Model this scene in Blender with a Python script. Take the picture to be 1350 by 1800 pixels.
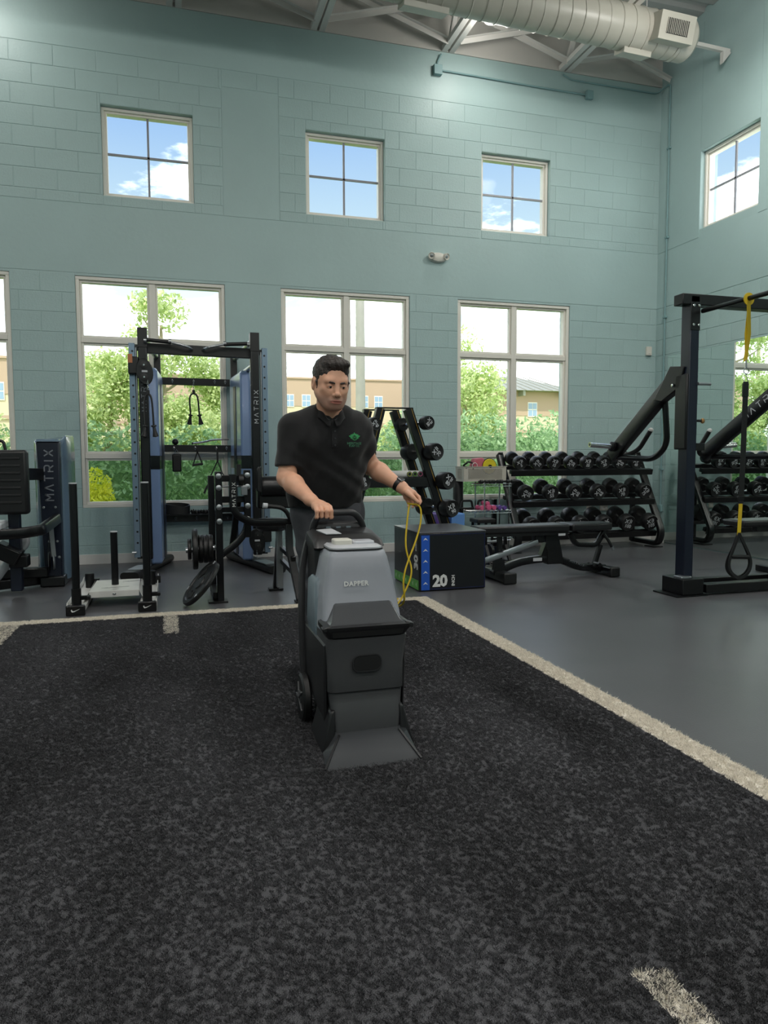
import bpy, bmesh, math, random
import numpy as np
from mathutils import Vector, Matrix, Euler
random.seed(7); rng = np.random.default_rng(7)
for _o in list(bpy.data.objects): bpy.data.objects.remove(_o)
SC = bpy.context.scene
COL = SC.collection
PI = math.pi
def V(*a): return Vector(a)

# ------------------------------------------------------------------ camera
cam_d = bpy.data.cameras.new('camera'); cam = bpy.data.objects.new('camera', cam_d); COL.objects.link(cam)
_r = Vector((0.95869962, -0.28439508, -0.00380474)); _u = Vector((0.0248243, 0.07034196, 0.997214)); _f = Vector((0.28333512, 0.95612314, -0.07449672))
_m = Matrix.Identity(4)
for i in range(3):
    _m[i][0], _m[i][1], _m[i][2] = _r[i], _u[i], -_f[i]
cam.matrix_world = Matrix.Translation((0, 0, 1.121)) @ _m
cam_d.sensor_fit = 'VERTICAL'; cam_d.sensor_height = 36.0; cam_d.lens = 1273.9 / 1800 * 36.0
cam_d.clip_end = 500; SC.camera = cam

# ------------------------------------------------------------------ colour management
SC.view_settings.view_transform = 'Standard'; SC.view_settings.look = 'None'
SC.view_settings.exposure = 0.0; SC.view_settings.gamma = 1.0; SC.view_settings.use_curve_mapping = False

# ------------------------------------------------------------------ sky
world = bpy.data.worlds.new('sky'); SC.world = world; world.use_nodes = True
nt = world.node_tree; nt.nodes.clear()
def N(t, ty, **kw):
    n = t.nodes.new(ty)
    for k, v in kw.items():
        if k.startswith('i_'): n.inputs[k[2:].replace('_', ' ')].default_value = v
        elif k.startswith('n_'): n.inputs[int(k[2:])].default_value = v
        else: setattr(n, k, v)
    return n
def L(t, a, b): t.links.new(a, b)
tc = N(nt, 'ShaderNodeTexCoord'); sep = N(nt, 'ShaderNodeSeparateXYZ'); L(nt, tc.outputs['Generated'], sep.inputs[0])
ramp = N(nt, 'ShaderNodeValToRGB'); L(nt, sep.outputs['Z'], ramp.inputs[0])
e = ramp.color_ramp.elements
e[0].position = 0.0; e[0].color = (2.6, 2.7, 2.75, 1)
e[1].position = 0.75; e[1].color = (0.20, 0.36, 0.80, 1)
for p, c in ((0.16, (1.2, 1.4, 1.5, 1)), (0.30, (0.62, 0.83, 1.0, 1)), (0.40, (0.38, 0.60, 0.96, 1))):
    q = e.new(p); q.color = c
# cloud layer: direction projected on a plane above
mz = N(nt, 'ShaderNodeMath', operation='ADD', n_1=0.10); L(nt, sep.outputs['Z'], mz.inputs[0])
mm = N(nt, 'ShaderNodeMath', operation='MAXIMUM', n_1=0.02); L(nt, mz.outputs[0], mm.inputs[0])
dv = N(nt, 'ShaderNodeVectorMath', operation='SCALE'); inv = N(nt, 'ShaderNodeMath', operation='DIVIDE', n_0=1.0); L(nt, mm.outputs[0], inv.inputs[1])
L(nt, tc.outputs['Generated'], dv.inputs[0]); L(nt, inv.outputs[0], dv.inputs['Scale'])
nz = N(nt, 'ShaderNodeTexNoise', i_Scale=1.35, i_Detail=9.0, i_Roughness=0.58); L(nt, dv.outputs[0], nz.inputs['Vector'])
lowb = N(nt, 'ShaderNodeMapRange'); lowb.inputs[1].default_value = 0.0; lowb.inputs[2].default_value = 0.34; lowb.inputs[3].default_value = 0.15; lowb.inputs[4].default_value = 0.0
L(nt, sep.outputs['Z'], lowb.inputs[0])
ad = N(nt, 'ShaderNodeMath', operation='ADD'); L(nt, nz.outputs['Fac'], ad.inputs[0]); L(nt, lowb.outputs[0], ad.inputs[1])
cr = N(nt, 'ShaderNodeMapRange', interpolation_type='SMOOTHSTEP'); cr.inputs[1].default_value = 0.50; cr.inputs[2].default_value = 0.60
L(nt, ad.outputs[0], cr.inputs[0])
mx = N(nt, 'ShaderNodeMix', data_type='RGBA'); L(nt, cr.outputs[0], mx.inputs[0]); L(nt, ramp.outputs[0], mx.inputs[6]); mx.inputs[7].default_value = (4.2, 4.2, 4.2, 1)
bg = N(nt, 'ShaderNodeBackground', i_Strength=1.0); L(nt, mx.outputs[2], bg.inputs[0])
wo = N(nt, 'ShaderNodeOutputWorld'); L(nt, bg.outputs[0], wo.inputs[0])

# ------------------------------------------------------------------ sun (behind the camera side, high) and the hall's high-bay lamps
sd = bpy.data.lights.new('sun', 'SUN'); sun = bpy.data.objects.new('sun', sd); COL.objects.link(sun)
sd.energy = 4.5; sd.angle = 0.02; sd.color = (1.0, 0.95, 0.86)
sun.rotation_euler = Vector((-0.35, -0.75, 1.05)).to_track_quat('Z', 'Y').to_euler()
def area(name, loc, size, power, color=(1, 0.97, 0.92), direction=(0, 0, -1)):
    d = bpy.data.lights.new(name, 'AREA'); o = bpy.data.objects.new(name, d); COL.objects.link(o)
    d.shape = 'DISK'; d.size = size; d.energy = power; d.color = color
    o.location = loc; o.rotation_euler = (-Vector(direction)).to_track_quat('Z', 'Y').to_euler()
    return o
LAMPS = [(-1.7, 7.5), (3.46, 7.5), (5.0, 5.6), (-3.4, 3.0), (0.3, 2.6), (3.9, 2.4), (-3.4, -1.2), (0.3, -1.2), (3.9, -1.2), (-3.4, -5.2), (0.3, -5.2), (3.9, -5.2)]
for x, y in LAMPS:
    near = y > 7
    area('high_bay_lamp', (x, y, 5.80 if near else 5.52), 0.2 if near else 0.42, 7 if near else 36)
    pd = bpy.data.lights.new('lamp_fill_light', 'POINT'); po = bpy.data.objects.new('lamp_fill_light', pd); COL.objects.link(po)  # omnidirectional fill added under each lamp to brighten ceiling and upper wall
    pd.energy = 13 if near else 46; pd.shadow_soft_size = 0.16; pd.color = (1, 0.97, 0.92); po.location = (x, y, 5.70 if near else 5.36)

# ------------------------------------------------------------------ materials
def lin(c):
    if isinstance(c, str):
        c = [int(c[i:i+2], 16) / 255 for i in (0, 2, 4)]
        c = [x / 12.92 if x <= 0.04045 else ((x + 0.055) / 1.055) ** 2.4 for x in c]
    return (c[0], c[1], c[2], 1)
def mat(name, col, rough=0.5, metal=0.0, bump=0.0, bscale=60.0, var=0.0, vscale=4.0, coat=0.0, spec=None, bdist=0.002, sheen=0.0):
    m = bpy.data.materials.new(name); m.use_nodes = True; t = m.node_tree
    b = t.nodes['Principled BSDF']
    b.inputs['Base Color'].default_value = lin(col); b.inputs['Roughness'].default_value = rough; b.inputs['Metallic'].default_value = metal
    if coat: b.inputs['Coat Weight'].default_value = coat
    if spec is not None: b.inputs['Specular IOR Level'].default_value = spec
    if sheen: b.inputs['Sheen Weight'].default_value = sheen
    tcn = N(t, 'ShaderNodeTexCoord')
    if var:
        n = N(t, 'ShaderNodeTexNoise', i_Scale=vscale, i_Detail=6.0); L(t, tcn.outputs['Object'], n.inputs['Vector'])
        mr = N(t, 'ShaderNodeMapRange'); mr.inputs[1].default_value = 0.3; mr.inputs[2].default_value = 0.7; mr.inputs[3].default_value = 1 - var; mr.inputs[4].default_value = 1 + var
        L(t, n.outputs['Fac'], mr.inputs[0])
        hs = N(t, 'ShaderNodeHueSaturation'); hs.inputs['Color'].default_value = lin(col); L(t, mr.outputs[0], hs.inputs['Value']); L(t, hs.outputs[0], b.inputs['Base Color'])
    if bump:
        n = N(t, 'ShaderNodeTexNoise', i_Scale=bscale, i_Detail=4.0); L(t, tcn.outputs['Object'], n.inputs['Vector'])
        bp = N(t, 'ShaderNodeBump', i_Strength=bump, i_Distance=bdist); L(t, n.outputs['Fac'], bp.inputs['Height']); L(t, bp.outputs[0], b.inputs['Normal'])
    return m
M = {}
M['wall'] = mat('painted_block', 'a2bab9', 0.42, bump=0.55, bscale=55, var=0.05, vscale=1.3, bdist=0.004)
M['wall2'] = mat('painted_smooth_render', 'a2bab9', 0.45, bump=0.35, bscale=22, var=0.05, vscale=1.0, bdist=0.004)
M['base'] = mat('baseboard_paint', 'd6d4d0', 0.5, bump=0.1)
M['frame'] = mat('window_frame_white', 'e4e0d6', 0.4)
M['muntin'] = mat('muntin_grey', '8f9097', 0.4)
M['deck'] = mat('deck_paint', 'a4a6a4', 0.6, var=0.05)
M['steel'] = mat('joist_paint', 'cfcdc8', 0.55)
M['infill'] = mat('infill_paint', 'c4c1bb', 0.7, var=0.04, vscale=2)
M['duct'] = mat('duct_paint', 'b4b1a6', 0.38, var=0.03)
M['black'] = mat('black_powder_coat', '060608', 0.36, bump=0.1, bscale=400, bdist=0.0005)
M['black2'] = mat('satin_black_steel', '0a0a0d', 0.28)
M['navy'] = mat('navy_powder_coat', '0d1526', 0.35)
M['blue'] = mat('blue_shroud_plastic', '7890b8', 0.28, metal=0.1, coat=0.3)
M['pad'] = mat('black_vinyl_pad', '141416', 0.36, bump=0.06, bscale=250, bdist=0.001)
M['rubber'] = mat('black_rubber', '0a0a0b', 0.5, bump=0.1, bscale=300)
M['rubbergrey'] = mat('dumbbell_rubber', '111112', 0.42, bump=0.15, bscale=200)
M['chrome'] = mat('chrome', 'd8d8d8', 0.12, metal=1.0)
M['steelgrey'] = mat('brushed_steel', 'a9adb0', 0.32, metal=0.9)
M['print'] = mat('light_grey_print', 'b9bcc0', 0.5)
M['printdim'] = mat('grey_print', '70757c', 0.5)
M['whiteprint'] = mat('white_print', 'd9dad8', 0.5)
M['white'] = mat('white_plastic', 'd5d2c8', 0.4)
M['yellow'] = mat('yellow_webbing', 'c9ac1c', 0.6, bump=0.2, bscale=300)
M['silver'] = mat('sled_silver_paint', 'd2d1cd', 0.35, var=0.05)

def glassmat(name, tint=(0.97, 0.99, 0.985), refl=0.06):
    m = bpy.data.materials.new(name); m.use_nodes = True; t = m.node_tree; t.nodes.clear()
    tr = N(t, 'ShaderNodeBsdfTransparent'); tr.inputs[0].default_value = (*tint, 1)
    gl = N(t, 'ShaderNodeBsdfGlossy'); gl.inputs['Roughness'].default_value = 0.02
    fr = N(t, 'ShaderNodeFresnel', i_IOR=1.1); mixn = N(t, 'ShaderNodeMixShader'); out = N(t, 'ShaderNodeOutputMaterial')
    ge = N(t, 'ShaderNodeNewGeometry'); im = N(t, 'ShaderNodeMath', operation='SUBTRACT', n_0=1.0); L(t, ge.outputs['Backfacing'], im.inputs[1]); mu = N(t, 'ShaderNodeMath', operation='MULTIPLY'); L(t, fr.outputs[0], mu.inputs[0]); L(t, im.outputs[0], mu.inputs[1])
    L(t, mu.outputs[0], mixn.inputs[0]); L(t, tr.outputs[0], mixn.inputs[1]); L(t, gl.outputs[0], mixn.inputs[2]); L(t, mixn.outputs[0], out.inputs[0])
    return m
M['glass'] = glassmat('window_glass')

# ------------------------------------------------------------------ mesh helpers
class MB:
    def __init__(s): s.v = []; s.f = []
    def add(s, vs, fs):
        b = len(s.v); s.v += [tuple(p) for p in vs]; s.f += [tuple(i + b for i in f) for f in fs]; return s
    def hexa(s, p8):
        return s.add(p8, [(0, 3, 2, 1), (4, 5, 6, 7), (0, 1, 5, 4), (1, 2, 6, 5), (2, 3, 7, 6), (3, 0, 4, 7)])
    def box(s, c, d, rot=None):
        c = Vector(c); h = [x / 2 for x in d]; R = Euler(rot).to_matrix() if rot else Matrix.Identity(3)
        return s.hexa([c + R @ Vector((x * h[0], y * h[1], z * h[2])) for z in (-1, 1) for x, y in ((-1, -1), (1, -1), (1, 1), (-1, 1))])
    def bb(s, a, b):
        return s.box([(x + y) / 2 for x, y in zip(a, b)], [abs(x - y) for x, y in zip(a, b)])
    def beam(s, p, q, w, h, up=(0, 0, 1)):
        p, q, up = Vector(p), Vector(q), Vector(up); d = (q - p).normalized(); a = d.cross(up)
        if a.length < 1e-4: a = d.cross(Vector((0, 1, 0)))
        a.normalize(); b = a.cross(d); a *= w / 2; b *= h / 2
        return s.hexa([p - a - b, p + a - b, p + a + b, p - a + b, q - a - b, q + a - b, q + a + b, q - a + b])
    def loft(s, rings, cap=True, closed=False):
        n = len(rings[0]); b = len(s.v); fs = []
        for r in rings: s.v += [tuple(p) for p in r]
        m = len(rings); rr = m if closed else m - 1
        for i in range(rr):
            for j in range(n):
                k = (j + 1) % n; i2 = (i + 1) % m
                fs.append((b + i * n + j, b + i * n + k, b + i2 * n + k, b + i2 * n + j))
        if cap and not closed: fs.append(tuple(b + j for j in reversed(range(n)))); fs.append(tuple(b + (m - 1) * n + j for j in range(n)))
        s.f += fs; return s
    def sweep(s, pts, sec, closed=False, up=None, cap=True, scale=None):
        """sec: 2-D outline (a, b) swept along pts with mitred, twist-free frames"""
        P = [Vector(p) for p in pts]; n = len(P); T = []
        for i in range(n):
            a = P[(i - 1) % n] if (closed or i > 0) else P[0]; c = P[(i + 1) % n] if (closed or i < n - 1) else P[-1]
            d1 = (P[i] - a); d2 = (c - P[i])
            if d1.length > 1e-9: d1.normalize()
            if d2.length > 1e-9: d2.normalize()
            T.append((d1 + d2).normalized())
        if up is not None: nn = Vector(up)
        else: nn = Vector((0, 0, 1)) if abs(T[0].z) < 0.9 else Vector((0, 1, 0))
        rings = []; prev = None
        for i in range(n):
            t = T[i]; nn = (nn - t * nn.dot(t))
            nn.normalize(); bb = t.cross(nn); k = 1.0
            if 0 < i < n - 1 or closed:
                seg = (P[i] - P[i - 1]).normalized(); k = 1 / max(0.5, abs(seg.dot(t)))
            sc = scale[i] if scale else 1.0
            side = None
            if k > 1.001:
                seg = (P[i] - P[i - 1]).normalized(); m = (seg - t * seg.dot(t))
                side = m.normalized() if m.length > 1e-6 else None
            ring = []
            for a, b in sec:
                o = (bb * a + nn * b) * sc
                if side is not None: o = o + side * (o.dot(side) * (k - 1))
                ring.append(P[i] + o)
            rings.append(ring)
        return s.loft(rings, cap=cap, closed=closed)
    def tube(s, pts, r, n=10, closed=False, cap=True):
        rs = r if isinstance(r, (list, tuple)) else None; r0 = 1.0 if rs else r
        sec = [(r0 * math.cos(2 * PI * i / n), r0 * math.sin(2 * PI * i / n)) for i in range(n)]
        return s.sweep(pts, sec, closed=closed, cap=cap, scale=list(rs) if rs else None)
    def flat(s, pts, w, h, up=None, closed=False, r=0.0):
        if r: sec = [(w / 2 * sx - r * sx + r * math.cos(a), h / 2 * sy - r * sy + r * math.sin(a)) for sx, sy, a0 in ((1, 1, 0), (-1, 1, PI / 2), (-1, -1, PI), (1, -1, 1.5 * PI)) for a in (a0, a0 + PI / 4, a0 + PI / 2)]
        else: sec = [(w / 2, h / 2), (-w / 2, h / 2), (-w / 2, -h / 2), (w / 2, -h / 2)]
        return s.sweep(pts, sec, up=up, closed=closed)
    def cyl(s, p, q, r, r2=None, n=16):
        r2 = r if r2 is None else r2
        return s.tube([p, q], [r, r2], n)
    def lathe(s, prof, c, axis=(0, 0, 1), n=20):
        """prof: (radius, along) pairs"""
        ax = Vector(axis).normalized(); a = ax.orthogonal().normalized(); b = ax.cross(a); c = Vector(c)
        return s.loft([[c + ax * h + (a * math.cos(2 * PI * i / n) + b * math.sin(2 * PI * i / n)) * max(r, 1e-4) for i in range(n)] for r, h in prof])
    def prism(s, poly, o, ux, uy, d):
        o, ux, uy, d = Vector(o), Vector(ux), Vector(uy), Vector(d)
        r0 = [o + ux * x + uy * y for x, y in poly]; return s.loft([r0, [p + d for p in r0]])
    def ell(s, c, r, n=16, m=10, R=None):
        c = Vector(c); R = R or Matrix.Identity(3)
        return s.loft([[c + R @ Vector((r[0] * math.sin(t) * math.cos(2 * PI * i / n), r[1] * math.sin(t) * math.sin(2 * PI * i / n), r[2] * math.cos(t))) for i in range(n)] for t in [max(0.02, min(PI - 0.02, PI * k / m)) for k in range(m + 1)]][::-1])
def arc(c, r, a0, a1, n, ux=(1, 0, 0), uy=(0, 0, 1)):
    c, ux, uy = Vector(c), Vector(ux), Vector(uy)
    return [c + ux * (r * math.cos(a0 + (a1 - a0) * i / n)) + uy * (r * math.sin(a0 + (a1 - a0) * i / n)) for i in range(n + 1)]
def smoothpath(pts, it=2):
    P = [Vector(p) for p in pts]
    for _ in range(it):
        Q = [P[0]]
        for a, b in zip(P[:-1], P[1:]): Q += [a * 0.75 + b * 0.25, a * 0.25 + b * 0.75]
        Q.append(P[-1]); P = Q
    return P
def fillet(pts, r, n=4):
    P = [Vector(p) for p in pts]; Q = [P[0]]
    for a, b, c in zip(P[:-2], P[1:-1], P[2:]):
        d1 = a - b; d2 = c - b; rr = min(r, d1.length * 0.45, d2.length * 0.45)
        p = b + d1.normalized() * rr; q = b + d2.normalized() * rr
        for i in range(n + 1):
            t = i / n; Q.append(p * (1 - t) ** 2 + b * 2 * t * (1 - t) + q * t * t)
    Q.append(P[-1]); return Q
def rrect(w, h, r, n=4):
    return [(sx * (w / 2 - r) + r * math.cos(a0 + i * PI / 2 / n), sy * (h / 2 - r) + r * math.sin(a0 + i * PI / 2 / n)) for sx, sy, a0 in ((1, 1, 0), (-1, 1, PI / 2), (-1, -1, PI), (1, -1, 1.5 * PI)) for i in range(n + 1)]
def rootof(o):
    while o.parent: o = o.parent
    return o
def mesh_of(mb, m, smooth=35, name='m'):
    me = bpy.data.meshes.new(name); me.from_pydata(mb.v, [], mb.f)
    me.materials.append(m)
    if smooth:
        me.polygons.foreach_set('use_smooth', [True] * len(me.polygons)); me.set_sharp_from_angle(angle=math.radians(smooth))
    me.update(); return me
def tag(o, label=None, cat=None, group=None, kind=None):
    if label: o['label'] = label
    if cat: o['category'] = cat
    if group: o['group'] = group
    if kind: o['kind'] = kind
    return o
def obj(name, mb, m, parent=None, bevel=0.0, smooth=35, world=False, label=None, cat=None, group=None, kind=None, fix=True, seg=2):
    m = M[m] if isinstance(m, str) else m
    if isinstance(mb, MB):
        if world and parent:
            rt = rootof(parent); W = Matrix.LocRotScale(rt.location, rt.rotation_euler, rt.scale).inverted(); mb.v = [tuple(W @ Vector(p)) for p in mb.v]
        me = mesh_of(mb, m, smooth, name)
        if fix:
            bm = bmesh.new(); bm.from_mesh(me); bmesh.ops.recalc_face_normals(bm, faces=bm.faces); bm.to_mesh(me); bm.free()
            if smooth: me.set_sharp_from_angle(angle=math.radians(smooth))
    else: me = mb
    o = bpy.data.objects.new(name, me); COL.objects.link(o); o.parent = parent
    if bevel:
        b = o.modifiers.new('bevel', 'BEVEL'); b.width = bevel; b.segments = seg; b.limit_method = 'ANGLE'; b.angle_limit = math.radians(40); b.use_clamp_overlap = True
        b.harden_normals = False
    return tag(o, label, cat, group, kind)
def thing(name, label, cat, loc=(0, 0, 0), rz=0.0, group=None, kind=None):
    o = bpy.data.objects.new(name, None); COL.objects.link(o); o.location = loc; o.rotation_euler = (0, 0, rz)
    o.empty_display_size = 0.1
    return tag(o, label, cat, group, kind)
def children(o, _c={}):
    return [c for c in bpy.data.objects if c.parent == o]
def dup(root, loc=None, rot=None, label=None, group=None):
    r = root.copy(); COL.objects.link(r)
    if loc is not None: r.location = loc
    if rot is not None: r.rotation_euler = rot
    if label: r['label'] = label
    if group: r['group'] = group
    def rec(a, b):
        for ch in a.children:
            c = ch.copy(); COL.objects.link(c); c.parent = b; rec(ch, c)
    rec(root, r); return r
def part_copy(o, parent, mtx):
    c = o.copy(); COL.objects.link(c); c.parent = parent; c.matrix_local = mtx; return c

# lettering: built-in font turned into thin meshes
_tc = {}
def textmesh(s, size, ext=0.0008, bold=0.0, spacing=1.0, align='CENTER'):
    cu = bpy.data.curves.new('t', 'FONT'); cu.body = s; cu.size = size; cu.extrude = ext; cu.offset = bold; cu.align_x = align; cu.align_y = 'CENTER'; cu.space_character = spacing; cu.resolution_u = 2
    o = bpy.data.objects.new('t', cu); COL.objects.link(o); bpy.context.view_layer.update()
    me = bpy.data.meshes.new_from_object(o.evaluated_get(bpy.context.evaluated_depsgraph_get())); bpy.data.objects.remove(o); bpy.data.curves.remove(cu)
    return me
def lettering(name, s, size, m, parent, o, ux, uy, **kw):
    """text in the plane spanned by ux (reading direction) and uy (up of the letters), in the root's local frame"""
    me = textmesh(s, size, **kw); ux = Vector(ux).normalized(); uy = Vector(uy).normalized(); uz = ux.cross(uy)
    T = Matrix(((ux.x, uy.x, uz.x, o[0]), (ux.y, uy.y, uz.y, o[1]), (ux.z, uy.z, uz.z, o[2]), (0, 0, 0, 1)))
    me.transform(T); me.materials.clear(); me.materials.append(M[m])
    return obj(name, me, m, parent)
# stroke lettering of the wide wordmark (its A has no crossbar)
GL = {'M': [[(0, 0), (0, 1), (.5, .35), (1, 1), (1, 0)]], 'A': [[(0, 0), (.5, 1), (1, 0)]], 'T': [[(0, 1), (1, 1)], [(.5, 1), (.5, 0)]],
      'R': [[(0, 0), (0, .62), (0, .62)], [(0, 1), (.8, 1), (1, .85), (1, .55), (.8, .42), (.1, .42)], [(.5, .42), (1, 0)]], 'I': [[(.5, 0), (.5, 1)]], 'X': [[(0, 0), (1, 1)], [(0, 1), (1, 0)]]}
def wordmark(parent, o, ux, uy, h, gap=0.55, wr=0.85, th=0.13, m='print', word='MATRIX'):
    mb = MB(); ux = Vector(ux).normalized(); uy = Vector(uy).normalized(); uz = ux.cross(uy); o = Vector(o)
    ws = [0.25 if c == 'I' else wr for c in word]; tot = sum(ws) + gap * (len(word) - 1); x = -tot / 2
    for c, w in zip(word, ws):
        for st in GL[c]:
            for a, b in zip(st[:-1], st[1:]):
                if a == b: continue
                A = o + ux * ((x + (a[0] if c != 'I' else .5) * w) * h) + uy * ((a[1] - .5) * h); B = o + ux * ((x + (b[0] if c != 'I' else .5) * w) * h) + uy * ((b[1] - .5) * h)
                mb.beam(A, B, th * h, 0.0016, up=uz)
        x += w + gap
    return obj('lettering', mb, m, parent, smooth=0)

# ================================================================== THE ROOM
XL, XR, YB, YF, ZT, ZD = -6.5, 6.18, 8.25, -8.0, 5.83, 6.10
floor_b = MB().bb((XL - .3, YF - .3, -0.2), (XR + .3, YB + .3, 0.0))
mf = mat('rubber_floor', '555558', 0.34, bump=0.2, bscale=140, var=0.10, vscale=1.7, bdist=0.003)
obj('floor', floor_b, mf, smooth=0, kind='structure', label='dark grey rubber gym floor around the turf')

def wall_with_holes(name, u0, u1, z0, z1, holes, fn, thick):
    """slab cut into a grid of boxes leaving the holes; fn(u, z, d) -> xyz"""
    us = sorted({u0, u1} | {h[0] for h in holes} | {h[1] for h in holes}); zs = sorted({z0, z1} | {h[2] for h in holes} | {h[3] for h in holes})
    vi = {}; vs = []; fs = []
    def vid(i, j, k):
        if (i, j, k) not in vi: vi[(i, j, k)] = len(vs); vs.append(fn(us[i], zs[j], thick * k))
        return vi[(i, j, k)]
    solid = lambda i, j: 0 <= i < len(us) - 1 and 0 <= j < len(zs) - 1 and not any(h[0] <= (us[i] + us[i+1]) / 2 <= h[1] and h[2] <= (zs[j] + zs[j+1]) / 2 <= h[3] for h in holes)
    for i in range(len(us) - 1):
        for j in range(len(zs) - 1):
            if not solid(i, j): continue
            for k in (0, 1): fs.append([vid(i, j, k), vid(i + 1, j, k), vid(i + 1, j + 1, k), vid(i, j + 1, k)])
            for (a, b, di, dj) in (((i, j), (i + 1, j), 0, -1), ((i, j + 1), (i + 1, j + 1), 0, 1), ((i, j), (i, j + 1), -1, 0), ((i + 1, j), (i + 1, j + 1), 1, 0)):
                if not solid(i + di, j + dj): fs.append([vid(*a, 0), vid(*b, 0), vid(*b, 1), vid(*a, 1)])
    mb = MB(); mb.add(vs, fs); return mb
LOWC = [-0.124, 2.01, 4.14, -2.26, -4.39]
lowW = [(c - .76, c + .76, 0.60, 3.02) for c in LOWC]
upW = [(c - .46, c + .46, 3.85, 4.765) for c in LOWC]
RW = [(6.58, 7.49, 3.84, 4.75), (3.9, 4.81, 3.84, 4.75)]
J = 0.004
wb = obj('wall_back', wall_with_holes('w', XL, XR + .25, 0, ZT, lowW + upW, lambda u, z, d: (u, YB + J + d, z), 0.24), 'wall', smooth=0, kind='structure', label='pale blue-green painted block wall with the windows')
wr = obj('wall_right', wall_with_holes('w', YF, YB + .2, 0, 7.2, RW, lambda u, z, d: (XR + J + d, u, z), 0.24), 'wall', smooth=0, kind='structure', label='pale blue-green block side wall carrying the mirror')
obj('wall_left', MB().bb((XL - .2, YF, 0), (XL, YB + .2, 7.2)), 'wall2', smooth=0, kind='structure')
obj('wall_front', MB().bb((XL, YF - .2, 0), (XR + .2, YF, 7.2)), 'wall2', smooth=0, kind='structure')

# concrete blocks, proud of recessed joints
def block_mesh(w, h, to3, name='block'):
    g = 0.0035; c = 0.003
    mb = MB(); x0, x1, z0, z1 = -w / 2 + g, w / 2 - g, -h / 2 + g, h / 2 - g
    a = [(x0, z0), (x1, z0), (x1, z1), (x0, z1)]; b = [(x0 + c, z0 + c), (x1 - c, z0 + c), (x1 - c, z1 - c), (x0 + c, z1 - c)]
    vs = [to3(x, z, 0.0) for x, z in a] + [to3(x, z, -J * .6) for x, z in a] + [to3(x, z, -J) for x, z in b]
    fs = [(0, 1, 5, 4), (1, 2, 6, 5), (2, 3, 7, 6), (3, 0, 4, 7), (4, 5, 9, 8), (5, 6, 10, 9), (6, 7, 11, 10), (7, 4, 8, 11), (8, 9, 10, 11)]
    return mb.add(vs, fs)
BH, BL = 0.2032, 0.4064
def lay_blocks(wall, u0, u1, holes, smooth_zones, to3, place, vis, cap=298):
    z = 0.603 - 3 * BH; cand = []; k = 0
    def cut(rs, h):
        out = []
        for (a, b, c, d) in rs:
            if b <= h[0] or a >= h[1] or d <= h[2] or c >= h[3]: out.append((a, b, c, d)); continue
            if a < h[0]: out.append((a, h[0], c, d))
            if b > h[1]: out.append((h[1], b, c, d))
            a2, b2 = max(a, h[0]), min(b, h[1])
            if c < h[2]: out.append((a2, b2, c, h[2]))
            if d > h[3]: out.append((a2, b2, h[3], d))
        return out
    while z < ZT:
        off = (k % 2) * BL / 2; u = math.floor((u0 - off) / BL) * BL + off
        while u < u1:
            rs = [(max(u, u0), min(u + BL, u1), max(z, 0.0), min(z + BH, ZT))]
            for h in list(holes) + list(smooth_zones): rs = cut(rs, h)
            cand += [q for q in rs if q[1] - q[0] > 0.025 and q[3] - q[2] > 0.025]
            u += BL
        z += BH; k += 1
    cand.sort(key=lambda q: (not vis(q), place((q[0] + q[1]) / 2, (q[2] + q[3]) / 2).length))
    cache = {}; rest = MB()
    for n_, (a, b, z0, z1) in enumerate(cand):
        p = place((a + b) / 2, (z0 + z1) / 2)
        if n_ < cap and vis((a, b, z0, z1)):
            key = (round(b - a, 3), round(z1 - z0, 3))
            if key not in cache: cache[key] = mesh_of(block_mesh(b - a, z1 - z0, to3), M['wall'], 0, 'concrete_block')
            o = bpy.data.objects.new('concrete_block', cache[key]); COL.objects.link(o); o.parent = wall; o.location = p
        else:
            q = block_mesh(b - a, z1 - z0, to3); rest.add([tuple(Vector(t) + p) for t in q.v], q.f)
    if rest.v:
        o = obj('concrete_blocks', rest, 'wall', wall, smooth=0, fix=False); o['kind'] = 'stuff'
camM = cam.matrix_world.inverted()
def inview(p, m=0.03):
    q = camM @ Vector(p); return q.z < 0 and abs(q.x / -q.z) < (675 / 1273.9) + m and abs(q.y / -q.z) < (900 / 1273.9) + m
SM = [(XL, XR, 3.045, 3.75), (0.64, 1.25, 0.60, 5.1), (XL, XR, 5.28, 5.9)]
HB = [(a, b, 0.0 if False else c, d) for a, b, c, d in lowW + upW]
lay_blocks(wb, -3.2, XR - 0.01, HB, SM, lambda x, z, d: (x, d, z), lambda u, z: Vector((u, YB + J, z)), lambda q: inview(((q[0] + q[1]) / 2, YB, (q[2] + q[3]) / 2)))
lay_blocks(wr, 4.2, YB - 0.01, RW, [(-9, 9, 3.045, 3.75), (5.6, 9, 3.75, 5.9)], lambda y, z, d: (d, y, z), lambda u, z: Vector((XR + J, u, z)), lambda q: inview((XR, (q[0] + q[1]) / 2, (q[2] + q[3]) / 2)) and (q[3] > 2.45 or q[0] > 7.9))
# smooth rendered bands, flush with the block faces
def bands(wall, zones, holes, to):
    for (a, b, z0, z1) in zones:
        obj('smooth_band', to(a, b, z0, z1), 'wall2', wall, smooth=0)
bands(wb, [(XL, XR, 3.048, 3.747), (0.643, 1.247, 0.603, 3.042), (0.643, 1.247, 3.753, 5.1), (XL, XR, 5.283, ZT)], 0, lambda a, b, c, d: MB().bb((a, YB, c), (b, YB + J + .001, d)))
bands(wr, [(4.2, YB, 3.048, 3.747), (7.493, YB, 3.753, ZT + .4), (5.6, 6.577, 3.753, ZT + .4), (6.58, 7.49, 4.753, ZT + .4)], 0, lambda a, b, c, d: MB().bb((XR, a, c), (XR + J + .001, b, d)))
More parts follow.
